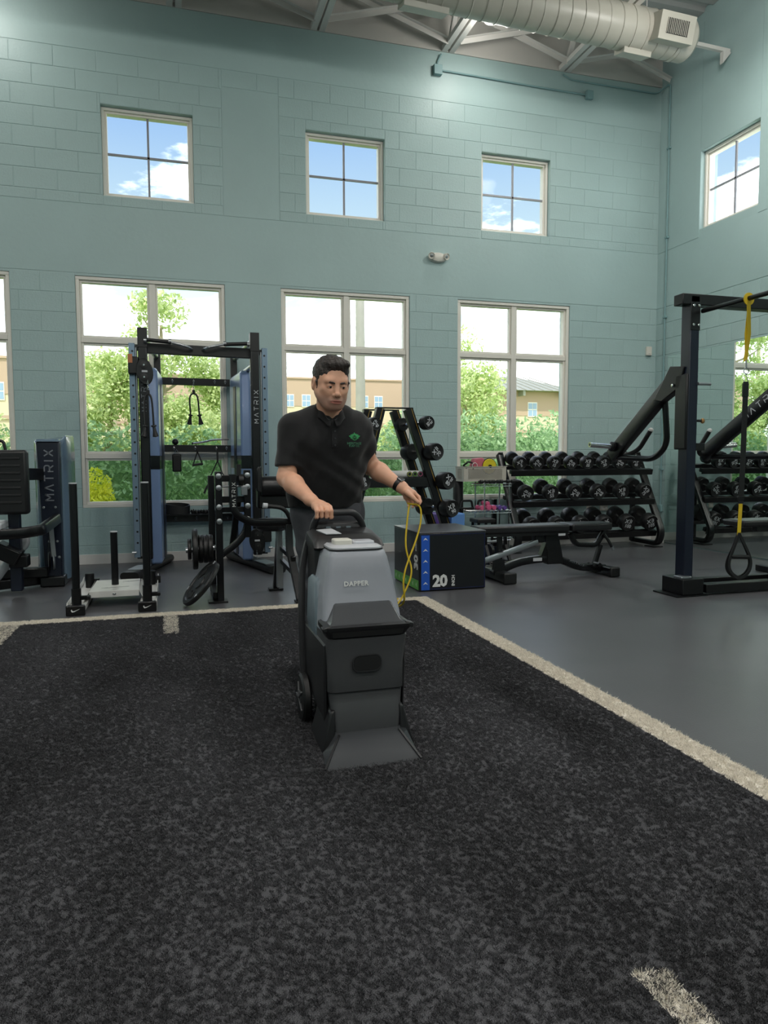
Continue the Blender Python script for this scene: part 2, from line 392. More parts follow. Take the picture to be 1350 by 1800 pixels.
# pilaster strip in the corner and painted corner
obj('baseboard_back', MB().bb((XL, YB - .016, 0), (XR, YB + .003, 0.105)), 'base', kind='structure', bevel=.003, label='off-white baseboard under the windows')
obj('baseboard_right', MB().bb((XR - .016, 7.99, 0), (XR + .003, YB - .016, 0.105)), 'base', kind='structure', bevel=.003, label='short off-white baseboard beside the mirror')

# windows
def rect_frame(mb, fn, a, b, c, d, w, d0, d1):
    """picture frame between rectangle a..b, c..d with member width w and depth range d0..d1"""
    for (p, q, r, s) in ((a, b, c, c + w), (a, b, d - w, d), (a, a + w, c + w, d - w), (b - w, b, c + w, d - w)):
        P = fn(p, r, d0); Q = fn(q, s, d1); mb.bb(P, Q)
def window(n, rect, fn, low, label):
    a, b, c, d = rect; a += .002; b -= .002; c += .002; d -= .002
    w = thing('window_%d' % n, label, None, fn((a + b) / 2, c, 0)); w['kind'] = 'structure'
    fb = MB()
    if low:
        rect_frame(fb, fn, a, b, c, d, .035, .015, .13); rect_frame(fb, fn, a + .035, b - .035, c + .035, d - .035, .025, .045, .12)
        mu = (a + b) / 2; fb.bb(fn(mu - .032, c + .035, .03), fn(mu + .032, d - .035, .12))
        zs = [c, c + .55, c + 1.765, d]
        for z in zs[1:3]: fb.bb(fn(a + .035, z - .027, .032), fn(b - .035, z + .027, .118))
        cells = [(x0, x1, zs[i] + (.035 if i == 0 else .027), zs[i + 1] - (.035 if i == 2 else .027)) for i in range(3) for x0, x1 in ((a + .035, mu - .032), (mu + .032, b - .035))]
        obj('window_frame', fb, 'frame', w, bevel=.003, world=True)
        for (x0, x1, z0, z1) in cells:
            sb = MB(); rect_frame(sb, fn, x0 + .0005, x1 - .0005, z0 + .0005, z1 - .0005, .022, .055, .105); s_ = obj('sash', sb, 'frame', w, bevel=.002, world=True)
            obj('pane', MB().bb(fn(x0 + .02, z0 + .02, .078), fn(x1 - .02, z1 - .02, .082)), 'glass', s_, smooth=0, world=True)
    else:
        rect_frame(fb, fn, a, b, c, d, .03, .06, .17); rect_frame(fb, fn, a + .03, b - .03, c + .03, d - .03, .022, .085, .16)
        obj('window_frame', fb, 'frame', w, bevel=.003, world=True)
        mb = MB(); mu, mv = (a + b) / 2, (c + d) / 2
        mb.bb(fn(mu - .011, c + .05, .10), fn(mu + .011, d - .05, .118)); mb.bb(fn(a + .05, mv - .011, .10), fn(b - .05, mv + .011, .118))
        obj('muntin', mb, 'muntin', w, world=True, smooth=0)
        for x0, x1 in ((a + .05, mu - .011), (mu + .011, b - .05)):
            for z0, z1 in ((c + .05, mv - .011), (mv + .011, d - .05)):
                obj('pane', MB().bb(fn(x0, z0, .107), fn(x1, z1, .111)), 'glass', w, smooth=0, world=True)
    return w
fB = lambda u, z, d: (u, YB + d, z)
fR = lambda u, z, d: (XR + d, u, z)
LB = ['tall window behind the cable machine', 'tall window behind the man', 'tall window behind the wire cart and dumbbell rack', 'tall window at the left edge behind the pad machine', 'tall window further along the left of the wall']
UB = ['small upper window above the cable machine', 'small upper window in the middle of the wall', 'small upper window nearest the corner', 'small upper window beyond the left edge', 'small upper window farthest along the wall']
for i in range(5): window(i + 1, lowW[i], fB, True, LB[i])
for i in range(5): window(i + 6, upW[i], fB, False, UB[i])
window(11, RW[0], fR, False, 'small upper window in the side wall above the rack'); window(12, RW[1], fR, False, 'second small upper window in the side wall')
# ================================================================== CEILING, JOISTS, DUCT
ceil = obj('ceiling', MB().bb((XL - .2, YF - .2, ZD + .30), (XR + .3, YB + .3, ZD + .42)), 'deck', smooth=0, kind='structure', label='grey corrugated metal roof deck')
# corrugated deck sheets: ribs run along x
pitch = 0.305
for k in range(0, 54, 6):
    mb = MB(); pts = []
    for i in range(k, min(k + 6, 54)):
        y = YB + .02 - i * pitch
        pts += [(y, 0.0), (y - .16, 0.0), (y - .18, .045), (y - .285, .045)]
    pts.append((YB + .02 - min(k + 6, 54) * pitch, 0.0))
    n = len(pts)
    vs = [(x, y, ZD + .24 + z) for x in (XL, XR) for y, z in pts]; mb.add(vs, [(i, i + 1, n + i + 1, n + i) for i in range(n - 1)])
    obj('deck_sheet', mb, 'deck', ceil, smooth=0)
obj('infill_panel', MB().bb((XL, YB - .01, ZT + .003), (XR, YB + .2, ZD + .30)), 'infill', ceil, smooth=0)
JX = [-4.43, -2.90, -1.37, 0.17, 1.70, 3.24, 4.77]
def joist(x):
    j = obj('steel_joist', MB().beam((x, YF, ZD + .21), (x, YB - .01, ZD + .21), .12, .05).v and MB().beam((x - .035, YF, ZD + .21), (x - .035, YB - .01, ZD + .21), .045, .05).beam((x + .035, YF, ZD + .21), (x + .035, YB - .01, ZD + .21), .045, .05), 'steel', ceil, smooth=0)
    for s in (-1, 1):
        obj('chord', MB().beam((x + s * .046, YF, ZT + .03), (x + s * .046, YB - .005, ZT + .03), .066, .055), 'steel', j, bevel=.002)
    wb_ = MB(); y = YB - .35; up = False
    while y > YF:
        a = (x, y, ZT + .03 if up else ZD + .2); b = (x, y - .5, ZD + .2 if up else ZT + .03)
        wb_.beam(a, b, .04, .04); y -= .5; up = not up
    wb_.beam((x, YB - .04, ZT + .03), (x, YB - .36, ZD + .2), .05, .05)
    obj('web_bar', wb_, 'steel', j, smooth=0)
for x in JX: joist(x)
for y in (8.02, 4.4, 0.6):
    for x0, x1 in zip(JX[:-1], JX[1:]):
        for s, (z0, z1) in ((0, (ZT + .02, ZD + .16)), (1, (ZD + .16, ZT + .02))):
            obj('cross_brace', MB().beam((x0 + .06, y + .04 * s, z0), (x1 - .06, y + .04 * s, z1), .006, .075).beam((x0 + .06, y + .04 * s - .02, z0 + .02), (x1 - .06, y + .04 * s - .02, z1 + .02), .045, .005), 'steel', ceil, smooth=0)
for s, (z0, z1) in ((0, (ZT + .02, ZD + .1)), (1, (ZD + .16, ZT + .0))):
    obj('cross_brace', MB().beam((JX[-1] + .06, 8.02 + .04 * s, z0), (XR - .02, 8.02 + .04 * s, z1), .006, .05).beam((JX[-1] + .06, 8.0 + .04 * s, z0 + .02), (XR - .02, 8.0 + .04 * s, z1 + .02), .045, .005), 'steel', ceil, smooth=0)

# spiral duct along x
DY, DZ, DR = 7.05, 5.685, 0.215
du = thing('spiral_duct', 'large round off-white spiral air duct under the roof joists', 'duct', (5.55, DY, DZ))
prof = []
def ring(x, r, n=36): return [(x, DY + r * math.cos(2 * PI * i / n), DZ + r * math.sin(2 * PI * i / n)) for i in range(n)]
mb = MB(); mb.loft([ring(x, DR) for x in (XL + .1, 0, 5.5)] + [ring(5.56, DR)] + [ring(5.6, DR - .03), ring(5.62, DR - .09), ring(5.625, .01)])
obj('duct_tube', mb, 'duct', du, world=True)
mb = MB(); n = 36; turns = 46; x = -1.2; pts = []
while x < 5.45:
    pass; x0 = x
    P = [(x0 + .03 * 0 + .155 * i / 24, DY + (DR + .001) * math.cos(2 * PI * i / 24), DZ + (DR + .001) * math.sin(2 * PI * i / 24)) for i in range(25)]
    pts += P[:-1]; x += .155
mb.flat(pts, .012, .008); obj('spiral_seam', mb, 'duct', du, world=True)
obj('end_collar', MB().loft([ring(5.37, DR + .006), ring(5.41, DR + .006)]), 'duct', du, world=True)
# supply register saddle boxes
def saddle(x0, x1, ang, grille):
    ca, sa = math.cos(ang), math.sin(ang); nrm = Vector((0, ca, sa)); tan = Vector((0, -sa, ca)); c = Vector(((x0 + x1) / 2, DY, DZ))
    w = (x1 - x0) / 2; h = .13 if grille else .09; o0 = c + nrm * (DR - .1); o1 = c + nrm * (DR + (.11 if grille else .035))
    mb = MB().hexa([o0 - Vector((w, 0, 0)) - tan * h, o0 + Vector((w, 0, 0)) - tan * h, o0 + Vector((w, 0, 0)) + tan * h, o0 - Vector((w, 0, 0)) + tan * h,
                    o1 - Vector((w, 0, 0)) - tan * h, o1 + Vector((w, 0, 0)) - tan * h, o1 + Vector((w, 0, 0)) + tan * h, o1 - Vector((w, 0, 0)) + tan * h])
    b = obj('register_box', mb, 'duct', du, bevel=.004, world=True)
    if grille:
        obj('grille_opening', MB().beam(o1 + nrm * .001 - Vector((w * .62, 0, 0)), o1 + nrm * .001 + Vector((w * .62, 0, 0)), h * 1.1, .003, up=nrm), M['hole_shade'], b, world=True, smooth=0)
        for i in range(13):
            q = o1 + nrm * .006 + Vector(((i - 6) * w * .1, 0, 0))
            obj('slat', MB().beam(q - tan * h * .52, q + tan * h * .52, .006, .012, up=nrm), 'duct', b, world=True, smooth=0)
M['hole_shade'] = mat('opening_shade', '0e0f10', 0.8)  # flat dark colour on solid pieces, standing for the shade inside openings
saddle(4.98, 5.42, math.radians(196), True)
saddle(4.75, 5.1, math.radians(-75), False); saddle(2.25, 2.72, math.radians(-75), False)
for x in (3.3, 5.05):
    obj('hanger_rod', MB().cyl((x, DY, DZ + DR - .01), (x, DY, ZD + .24), .006, n=8), 'steel', du, world=True)
obj('wall_strut', MB().beam((5.6, DY - .02, DZ - .02), (6.16, DY - .02, DZ - .02), .04, .04), 'steel', du, world=True)
obj('strut_bracket', MB().prism([(0, 0), (.11, 0), (0, -.13)], (6.06, DY - .045, DZ - .04), (1, 0, 0), (0, 0, 1), (0, .05, 0)), 'steel', du, world=True)
du.rotation_euler.z = 0.045   # the run is not quite square to the wall
# visible high-bay lamp by the duct
M['lampglow'] = bpy.data.materials.new('lamp_glow'); M['lampglow'].use_nodes = True
_b = M['lampglow'].node_tree.nodes['Principled BSDF']; _b.inputs['Emission Color'].default_value = (1, .96, .88, 1); _b.inputs['Emission Strength'].default_value = 7
def highbay(x, y, label, z=5.55, sc_=1.0):
    t = thing('high_bay_light', label, 'lamp', (x, y, z), group=None)
    t.scale = (sc_,) * 3
    obj('housing', MB().lathe([(.22, 0), (.23, .02), (.21, .06), (.10, .10), (.09, .17), (.03, .18)], (0, 0, 0), n=24), 'steel', t)
    obj('lens', MB().lathe([(.20, -.004), (.20, .001)], (0, 0, 0), n=24), 'lampglow', t)
    obj('suspension_rod', MB().cyl((0, 0, .17), (0, 0, (6.33 - z) / sc_), .008, n=8), 'steel', t)
names = {0: 'round ceiling lamp above the cable machine', 1: 'round ceiling lamp glowing just under the air duct', 2: 'round ceiling lamp beside the duct end'}
for i, (x, y) in enumerate(LAMPS):
    highbay(x, y, sc_=.4 if y > 7 else 1.0, z=5.81 if y > 7 else 5.55, label=names.get(i, 'round high-bay ceiling lamp over the turf behind the camera' ) if i < 3 else ['round ceiling lamp over the left of the turf', 'round ceiling lamp over the middle of the turf', 'round ceiling lamp over the open floor by the rack'][i - 3] if i < 6 else ['leftmost round lamp of the next row behind the camera', 'middle round lamp of the next row behind the camera', 'rightmost round lamp of the next row behind the camera', 'leftmost round lamp of the last row behind the camera', 'middle round lamp of the last row behind the camera', 'rightmost round lamp of the last row behind the camera'][i - 6])

# painted conduits, boxes, wall devices
M['cond'] = mat('conduit_paint', '7e9fa1', 0.45)
c1 = thing('conduit_run', 'wall-coloured conduit between two junction boxes high on the window wall', 'conduit', (3.11, 8.23, 5.6))
obj('pipe', MB().tube(fillet([(3.107, 8.235, 5.66), (3.107, 8.235, 5.70), (3.15, 8.22, 5.79)], .03), .011, 8), 'cond', c1, world=True)
obj('pipe', MB().tube([(3.16, 8.235, 5.615), (3.6, 8.235, 5.612), (4.3, 8.235, 5.60), (5.07, 8.235, 5.595)], .011, 8), 'cond', c1, world=True)
obj('junction_box', MB().box((3.107, 8.222, 5.607), (.10, .05, .11)), 'cond', c1, bevel=.004, world=True)
obj('junction_box', MB().box((5.11, 8.222, 5.592), (.09, .05, .10)), 'cond', c1, bevel=.004, world=True)
c2 = thing('conduit_drop', 'wall-coloured conduit running down the corner beside the mirror', 'conduit', (6.165, 8.06, .45))
obj('pipe', MB().tube(fillet([(4.75, 8.235, 5.79), (4.86, 8.235, 5.745), (6.10, 8.235, 5.745), (6.165, 8.17, 5.80), (6.165, 8.06, 5.80), (6.165, 8.06, .47)], .05), .010, 8), 'cond', c2, world=True)
for z in (5.0, 3.9, 2.9, 1.9, .95): obj('strap_clip', MB().bb((6.15, 8.03, z), (6.179, 8.09, z + .02)), 'cond', c2, world=True)
obj('outlet_box', MB().box((6.16, 8.06, .45), (.035, .07, .09)), 'cond', c2, bevel=.004, world=True)
t = thing('wall_sensor', 'small white sensor box on the wall near the corner', 'sensor', (6.06, 8.25, 2.50))
obj('cover', MB().box((0, -.02, 0), (.075, .036, .115)), 'white', t, bevel=.006); obj('button', MB().box((0, -.041, -.03), (.02, .008, .008)), 'base', t)
for x, wd, lb in ((5.22, .075, 'white single socket on the wall behind the dumbbell rack'), (5.44, .12, 'white double socket on the wall behind the dumbbell rack')):
    t = thing('wall_socket', lb, 'socket', (x, 8.25, .483))
    obj('cover_plate', MB().box((0, -.005, 0), (wd, .01, .12)), 'white', t, bevel=.003)
    for q in ((0,) if wd < .1 else (-.028, .028)):
        for z in (-.027, .027): obj('outlet', MB().box((q, -.012, z), (.03, .006, .034)), 'base', t, bevel=.003)
# twin-head emergency light
t = thing('emergency_light', 'beige twin-head emergency light on the wall between the windows', 'lamp', (3.115, 8.25, 3.48))
mb = MB(); mb.loft([[(.115 * a * math.cos(q), -y, .058 * a * math.sin(q)) for q in [2 * PI * i / 24 for i in range(24)]] for y, a in ((0, 1), (.03, 1), (.055, .85), (.065, .55))])
obj('housing', mb, 'white', t)
for s in (-1, 1):
    ax = Vector((s * .35, -.8, -.25)); obj('lamp_head', MB().lathe([(.02, -.03), (.036, -.01), (.04, .03), (.036, .034), (.03, .024)], (s * .085, -.05, .012), ax, 16), 'white', t)
    obj('lens', MB().lathe([(.03, .0), (.001, .006)], Vector((s * .085, -.05, .012)) + ax.normalized() * .022, ax, 16), 'steelgrey', t)

# mirrors on the side wall
M['mirror'] = bpy.data.materials.new('mirror'); M['mirror'].use_nodes = True
_b = M['mirror'].node_tree.nodes['Principled BSDF']; _b.inputs['Base Color'].default_value = (.80, .88, .85, 1); _b.inputs['Metallic'].default_value = 1; _b.inputs['Roughness'].default_value = .01
M['medge'] = mat('mirror_edge', '5f7f78', 0.2)
for y0, y1, lb in ((6.2, 7.988, 'tall wall mirror beginning beside the corner behind the rack'), (4.4, 6.197, 'second tall wall mirror panel nearer the camera'), (2.6, 4.397, 'third tall wall mirror panel beyond the right edge')):
    t = thing('wall_mirror', lb, 'mirror', (XR, (y0 + y1) / 2, .02))
    obj('backing', MB().bb((XR - .006, y0, .012), (XR - .001, y1, 2.41)), 'medge', t, world=True, smooth=0)
    obj('glass_face', MB().bb((XR - .008, y0 + .002, .014), (XR - .0062, y1 - .002, 2.408)), 'mirror', t, world=True, smooth=0)

# ================================================================== TURF
def rough_turf(name, c0, c1, scale=420):
    m = bpy.data.materials.new(name); m.use_nodes = True; t = m.node_tree; b = t.nodes['Principled BSDF']; b.inputs['Roughness'].default_value = .85; pg = N(t, 'ShaderNodeNewGeometry')
    b.inputs['Specular IOR Level'].default_value = 0.25
    tcn = N(t, 'ShaderNodeTexCoord'); n = N(t, 'ShaderNodeTexNoise', i_Scale=scale, i_Detail=2.0); L(t, pg.outputs['Position'], n.inputs['Vector'])
    n2 = N(t, 'ShaderNodeTexNoise', i_Scale=1.1, i_Detail=5.0); 
    mp = N(t, 'ShaderNodeMapping'); mp.inputs['Scale'].default_value = (1.6, .5, 1); L(t, pg.outputs['Position'], mp.inputs[0]); L(t, mp.outputs[0], n2.inputs['Vector'])
    ad_ = N(t, 'ShaderNodeMath', operation='MULTIPLY_ADD'); L(t, n2.outputs['Fac'], ad_.inputs[0]); ad_.inputs[1].default_value = .55; 
    sb_ = N(t, 'ShaderNodeMath', operation='SUBTRACT', n_1=.275); L(t, n.outputs['Fac'], sb_.inputs[0]); L(t, sb_.outputs[0], ad_.inputs[2])
    rp = N(t, 'ShaderNodeValToRGB'); rp.color_ramp.elements[0].position = .33; rp.color_ramp.elements[0].color = lin(c0); rp.color_ramp.elements[1].position = .68; rp.color_ramp.elements[1].color = lin(c1)
    L(t, ad_.outputs[0], rp.inputs[0]); L(t, rp.outputs[0], b.inputs['Base Color'])
    return m
M['turf'] = rough_turf('charcoal_turf', '1e1e1f', '5e5e62'); M['turfwhite'] = rough_turf('white_turf', 'cfc8ba', 'f2ebdf')
TX0, TX1, TY0, TY1 = -5.0, 1.945, -1.5, 5.395
LW = 0.12
turf = obj('turf_floor', MB().bb((TX0, TY0, 0.0005), (TX1 - LW, TY1 - LW, 0.012)), 'turf', smooth=0, kind='structure', label='charcoal artificial turf covering the middle of the floor')
LINES = [('turf_line', (TX0, TY1 - LW, .0005), (TX1 - LW, TY1, .012), 'white turf line along the window side'),
         ('turf_line', (TX1 - LW, TY0, .0005), (TX1, TY1, .012), 'long white turf line along the open floor side')]
white = []
for nm, a, b, lb in LINES: white.append(obj(nm, MB().bb(a, b), 'turfwhite', smooth=0, kind='structure', label=lb))
def tick(poly, lb):
    mb = MB().prism(poly, (0, 0, .0005), (1, 0, 0), (0, 1, 0), (0, 0, .0125)); o = obj('turf_mark', mb, 'turfwhite', smooth=0, kind='structure', label=lb); white.append(o)
ticks = [[(-.052, 4.73), (.03, 4.73), (.035, TY1 - LW), (-.055, TY1 - LW)], [(-1.105, 4.73), (-.99, 4.73), (-.98, TY1 - LW), (-1.10, TY1 - LW)], [(.935, .6), (1.01, .6), (1.005, 1.262), (.93, 1.268)]]
tick(ticks[0], 'short white tick mark in front of the sled'); tick(ticks[1], 'short white tick mark at the left edge'); tick(ticks[2], 'short white dash nearest the camera')
# pile: tufts scattered over the turf by geometry nodes
def tuft(name, m, h=.0075, nb=9, spread=.006):
    mb = MB(); r = random.Random(3)
    for i in range(nb):
        a = r.uniform(0, 2 * PI); x, y = r.uniform(-spread, spread), r.uniform(-spread, spread); hh = h * r.uniform(.6, 1.1); w = .0011
        dx, dy = math.cos(a) * w, math.sin(a) * w; lx, ly = r.uniform(-.006, .006), r.uniform(-.006, .006)
        b = len(mb.v); mb.v += [(x - dx, y - dy, 0), (x + dx, y + dy, 0), (x + dx * .5 + lx, y + dy * .5 + ly, hh), (x - dx * .5 + lx, y - dy * .5 + ly, hh)]; mb.f.append((b, b + 1, b + 2, b + 3))
    me = mesh_of(mb, M[m], 0, name); return me
def scatter(name, polys, me, density, seed, label, z=.0115):
    """flat host mesh of rectangles/quads; instances of a tuft on it"""
    mb = MB()
    for p in polys: mb.add([(x, y, z) for x, y in p], [tuple(range(len(p)))])
    o = obj(name, mb, me.materials[0], smooth=0, kind='stuff', label=label, cat='turf pile', fix=False)
    src = bpy.data.objects.new('tuft_source', me)   # never linked: only a source of instances
    ng = bpy.data.node_groups.new(name, 'GeometryNodeTree'); ng.interface.new_socket('Geometry', in_out='INPUT', socket_type='NodeSocketGeometry'); ng.interface.new_socket('Geometry', in_out='OUTPUT', socket_type='NodeSocketGeometry')
    gi = ng.nodes.new('NodeGroupInput'); go = ng.nodes.new('NodeGroupOutput'); dp = ng.nodes.new('GeometryNodeDistributePointsOnFaces'); ip = ng.nodes.new('GeometryNodeInstanceOnPoints'); oi = ng.nodes.new('GeometryNodeObjectInfo')
    dp.inputs['Density'].default_value = density; dp.inputs['Seed'].default_value = seed; oi.inputs[0].default_value = src
    rv = ng.nodes.new('FunctionNodeRandomValue'); rv.data_type = 'FLOAT_VECTOR'; rv.inputs[0].default_value = (-.12, -.12, 0); rv.inputs[1].default_value = (.12, .12, 6.28)
    rs = ng.nodes.new('FunctionNodeRandomValue'); rs.data_type = 'FLOAT'; rs.inputs[2].default_value = .75; rs.inputs[3].default_value = 1.25
    ng.links.new(gi.outputs[0], dp.inputs[0]); ng.links.new(dp.outputs[0], ip.inputs['Points']); ng.links.new(oi.outputs['Geometry'], ip.inputs['Instance']); ng.links.new(rv.outputs[0], ip.inputs['Rotation']); ng.links.new(rs.outputs[1], ip.inputs['Scale'])
    jg = ng.nodes.new('GeometryNodeJoinGeometry'); ng.links.new(ip.outputs[0], jg.inputs[0]); ng.links.new(gi.outputs[0], jg.inputs[0]); ng.links.new(jg.outputs[0], go.inputs[0])
    md = o.modifiers.new('pile', 'NODES'); md.node_group = ng; return o
td = tuft('tuft_dark', 'turf', nb=9, spread=.004); tw = tuft('tuft_white', 'turfwhite', nb=10, spread=.007)
R4 = lambda x0, y0, x1, y1: [(x0, y0), (x1, y0), (x1, y1), (x0, y1)]
scatter('turf_pile', [R4(-1.2, .9, TX1 - LW, 3.2), R4(-1.9, 3.2, TX1 - LW, TY1 - LW)], td, 12000, 1, 'short charcoal pile of the artificial turf')
scatter('white_turf_pile', [R4(-2.2, TY1 - LW, TX1, TY1), R4(TX1 - LW, 1.0, TX1, TY1 - LW)] + ticks, tw, 12000, 2, 'short white pile of the turf lines', z=.0125)

# ================================================================== OUTSIDE
M['lawn'] = mat('lawn', '86a83a', 0.9, var=0.3, vscale=3, bump=.6, bscale=30, bdist=.05)
obj('lawn_ground', MB().bb((-60, 8.6, -.25), (80, 140, -.12)), 'lawn', smooth=0, kind='structure', label='mown lawn outside the windows')
def leafmat(name, a, b, rough=.55):
    m = bpy.data.materials.new(name); m.use_nodes = True; t = m.node_tree; p = t.nodes['Principled BSDF']; p.inputs['Roughness'].default_value = rough
    tcn = N(t, 'ShaderNodeTexCoord'); n = N(t, 'ShaderNodeTexNoise', i_Scale=7.0, i_Detail=3.0); L(t, tcn.outputs['Object'], n.inputs['Vector'])
    rp = N(t, 'ShaderNodeValToRGB'); rp.color_ramp.elements[0].position = .35; rp.color_ramp.elements[0].color = lin(a); rp.color_ramp.elements[1].position = .65; rp.color_ramp.elements[1].color = lin(b)
    L(t, n.outputs['Fac'], rp.inputs[0]); L(t, rp.outputs[0], p.inputs['Base Color'])
    tl = N(t, 'ShaderNodeBsdfTranslucent'); L(t, rp.outputs[0], tl.inputs[0]); ms = N(t, 'ShaderNodeMixShader', n_0=.4); L(t, p.outputs[0], ms.inputs[1]); L(t, tl.outputs[0], ms.inputs[2]); L(t, ms.outputs[0], t.nodes['Material Output'].inputs[0])
    return m
M['leafA'] = leafmat('tree_leaf', 'b3c97c', 'e4ecb4'); M['leafB'] = leafmat('hedge_leaf', '86ab74', 'bcd6a6'); M['leafY'] = leafmat('yellow_leaf', 'c9d02a', 'f3ee5a')
M['bark'] = mat('pale_bark', 'b5a58c', 0.85, bump=.4, bscale=20, bdist=.02)
def leaves(centers, radii, count, size, seed, squash=1.0, shell=.35):
    r = np.random.default_rng(seed); centers = np.array(centers, float); radii = np.array(radii, float)
    w = radii ** 2; k = r.choice(len(centers), count, p=w / w.sum()); d = r.normal(size=(count, 3)); d /= np.linalg.norm(d, axis=1)[:, None]
    rad = radii[k] * (1 - shell * r.random(count) ** 1.5); p = centers[k] + d * rad[:, None] * np.array([1, 1, squash])
    a = r.normal(size=(count, 3)); a /= np.linalg.norm(a, axis=1)[:, None]; b = np.cross(a, r.normal(size=(count, 3))); b /= np.linalg.norm(b, axis=1)[:, None]
    s = size * (.6 + .8 * r.random(count))[:, None]; a *= s; b *= s * .45
    vs = np.stack([p - a, p + b, p + a, p - b], 1).reshape(-1, 3)
    mb = MB(); mb.v = list(map(tuple, vs)); mb.f = [(4 * i, 4 * i + 1, 4 * i + 2, 4 * i + 3) for i in range(count)]; return mb
def tree(loc, h, spread, lab, seed, count=14000, lean=(0, 0), leaf='leafA', low=.25):
    r = random.Random(seed); t = thing('tree', lab, 'tree', loc); tips = []
    tr = MB(); trunk = smoothpath([(0, 0, -.15), (lean[0] * .3, lean[1] * .3, h * .25), (lean[0], lean[1], h * .55), (lean[0] * 1.2, lean[1], h * .9)], 2)
    tr.tube(trunk, [.11 * (1 - .8 * i / (len(trunk) - 1)) for i in range(len(trunk))], 7)
    bb_ = obj('trunk', tr, 'bark', t)
    for i in range(16):
        z = h * r.uniform(.22, .85); a = r.uniform(0, 2 * PI); k = min(int(z / h * len(trunk)), len(trunk) - 1); p0 = trunk[k]
        ln = spread * r.uniform(.5, 1.0) * (1.1 - .5 * z / h); p1 = p0 + Vector((math.cos(a) * ln, math.sin(a) * ln, ln * r.uniform(.25, .9)))
        mid = (p0 + p1) / 2 + Vector((0, 0, -ln * .08)); path = smoothpath([p0, mid, p1], 2)
        br = MB().tube(path, [.035 * (1 - .8 * q / (len(path) - 1)) for q in range(len(path))], 5); obj('branch', br, 'bark', bb_)
        tips.append(p1); tips.append(mid + Vector((r.uniform(-.3, .3), r.uniform(-.3, .3), .3)))
    cs = []; rs = []
    for p in tips:
        for _ in range(2): cs.append(tuple(p + Vector([r.gauss(0, spread * .13) for _ in range(3)]))); rs.append(r.uniform(.16, .34) * spread)
    for _ in range(10): cs.append((r.gauss(0, spread * .35), r.gauss(0, spread * .35), h * r.uniform(low, 1.0))); rs.append(r.uniform(.14, .3) * spread)
    o = obj('crown', leaves(cs, rs, count, .045, seed, shell=.8), leaf, t, smooth=0, fix=False); o['kind'] = 'stuff'
    return t
tree((-1.15, 13.4, 0), 2.75, 1.15, 'leafy pale green tree behind the cable machine window, left half', 11, 17000, lean=(.2, 0))
tree((.05, 13.6, 0), 3.9, 1.25, 'tallest leafy tree seen through the cable machine window', 12, 26000, lean=(-.1, .2))
tree((1.35, 14.2, 0), 3.0, 1.1, 'lower leafy tree at the right half of the cable machine window', 18, 12000)
tree((-3.6, 13.6, 0), 3.6, 1.4, 'leafy tree seen through the window at the left edge', 13, 9000)
tree((5.75, 13.9, 0), 3.0, 1.25, 'airy green tree behind the wire cart window', 14, 17000, lean=(.1, 0))
tree((5.35, 16.4, 0), 1.9, .75, 'small young tree right of the man outside', 15, 6000)
tree((10.3, 18.0, 0), 1.75, .8, 'small dense tree in front of the far house corner', 16, 6000, leaf='leafB')
tree((-6.8, 14.4, 0), 4.4, 1.7, 'leafy tree beyond the left edge outside', 17, 9000)
# hedge: a clipped row, one mass of leaves
def hedge(name, x0, x1, y, z1, count, leaf, seed, lab, cat='hedge', th=.5, sz=.05):
    r = np.random.default_rng(seed); n = int((x1 - x0) / .4) + 1
    cs = [(x0 + (x1 - x0) * i / max(1, n - 1), y + r.uniform(-.1, .1), z) for i in range(n) for z in np.arange(.0, z1 - .1, .32)]; rs = [r.uniform(.32, .44) * th / .5 for _ in cs]
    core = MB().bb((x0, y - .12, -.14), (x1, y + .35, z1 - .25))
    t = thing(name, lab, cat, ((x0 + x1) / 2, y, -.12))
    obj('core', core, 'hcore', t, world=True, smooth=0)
    o = obj('leaves', leaves(cs, rs, count, sz, seed, shell=.35), leaf, t, smooth=0, fix=False, world=True); o['kind'] = 'stuff'
M['hcore'] = mat('hedge_core', '7c9c6c', 0.9, bump=1, bscale=10, bdist=.1)  # solid mass behind the leaves, a slightly darker green than them
hedge('hedge', -6, 4.0, 12.2, 1.45, 26000, 'leafB', 31, 'long dense green hedge outside the left windows')
hedge('hedge', 4.2, 13.5, 12.6, 1.75, 26000, 'leafB', 32, 'taller green hedge outside the wire cart window')
for x, y, s, lb in ((-1.0, 10.9, .34, 'bright yellow-green shrub outside the cable machine window'),):
    t = thing('shrub', lb, 'shrub', (x, y, -.12)); o = obj('leaves', leaves([(0, 0, .30 + .15 * i) for i in range(5)], [s * (1.1 - .12 * i) for i in range(5)], 3500, .03, 41), 'leafY', t, smooth=0, fix=False); o['kind'] = 'stuff'
    obj('stem', MB().cyl((0, 0, -.02), (0, 0, .6), .02, .008, 6), 'bark', t)
for i, (x0, x1, lb) in enumerate(((2.6, 3.6, 'low yellow-green planting outside the window behind the man'), (4.1, 6.3, 'low yellow-green planting outside the wire cart window'))):
    n = int((x1 - x0) / .15); t = thing('low_planting', lb, 'shrub', ((x0 + x1) / 2, 10.6, -.12))
    o = obj('leaves', leaves([(x0 + .15 * k, 10.6, .28) for k in range(n)], [.24] * n, 5000, .035, 50 + i), 'leafY', t, smooth=0, fix=False, world=True); o['kind'] = 'stuff'
# pole
M['concrete'] = mat('pale_concrete', '9a988f', .8, var=.06, vscale=6)
t = thing('light_pole', 'pale concrete light pole outside behind the man', 'pole', (4.46, 17.0, -.12)); obj('shaft', MB().cyl((0, 0, 0), (0, 0, 6.3), .13, .10, 14), 'concrete', t); obj('base', MB().box((0, 0, .1), (.4, .4, .2)), 'concrete', t, bevel=.01)
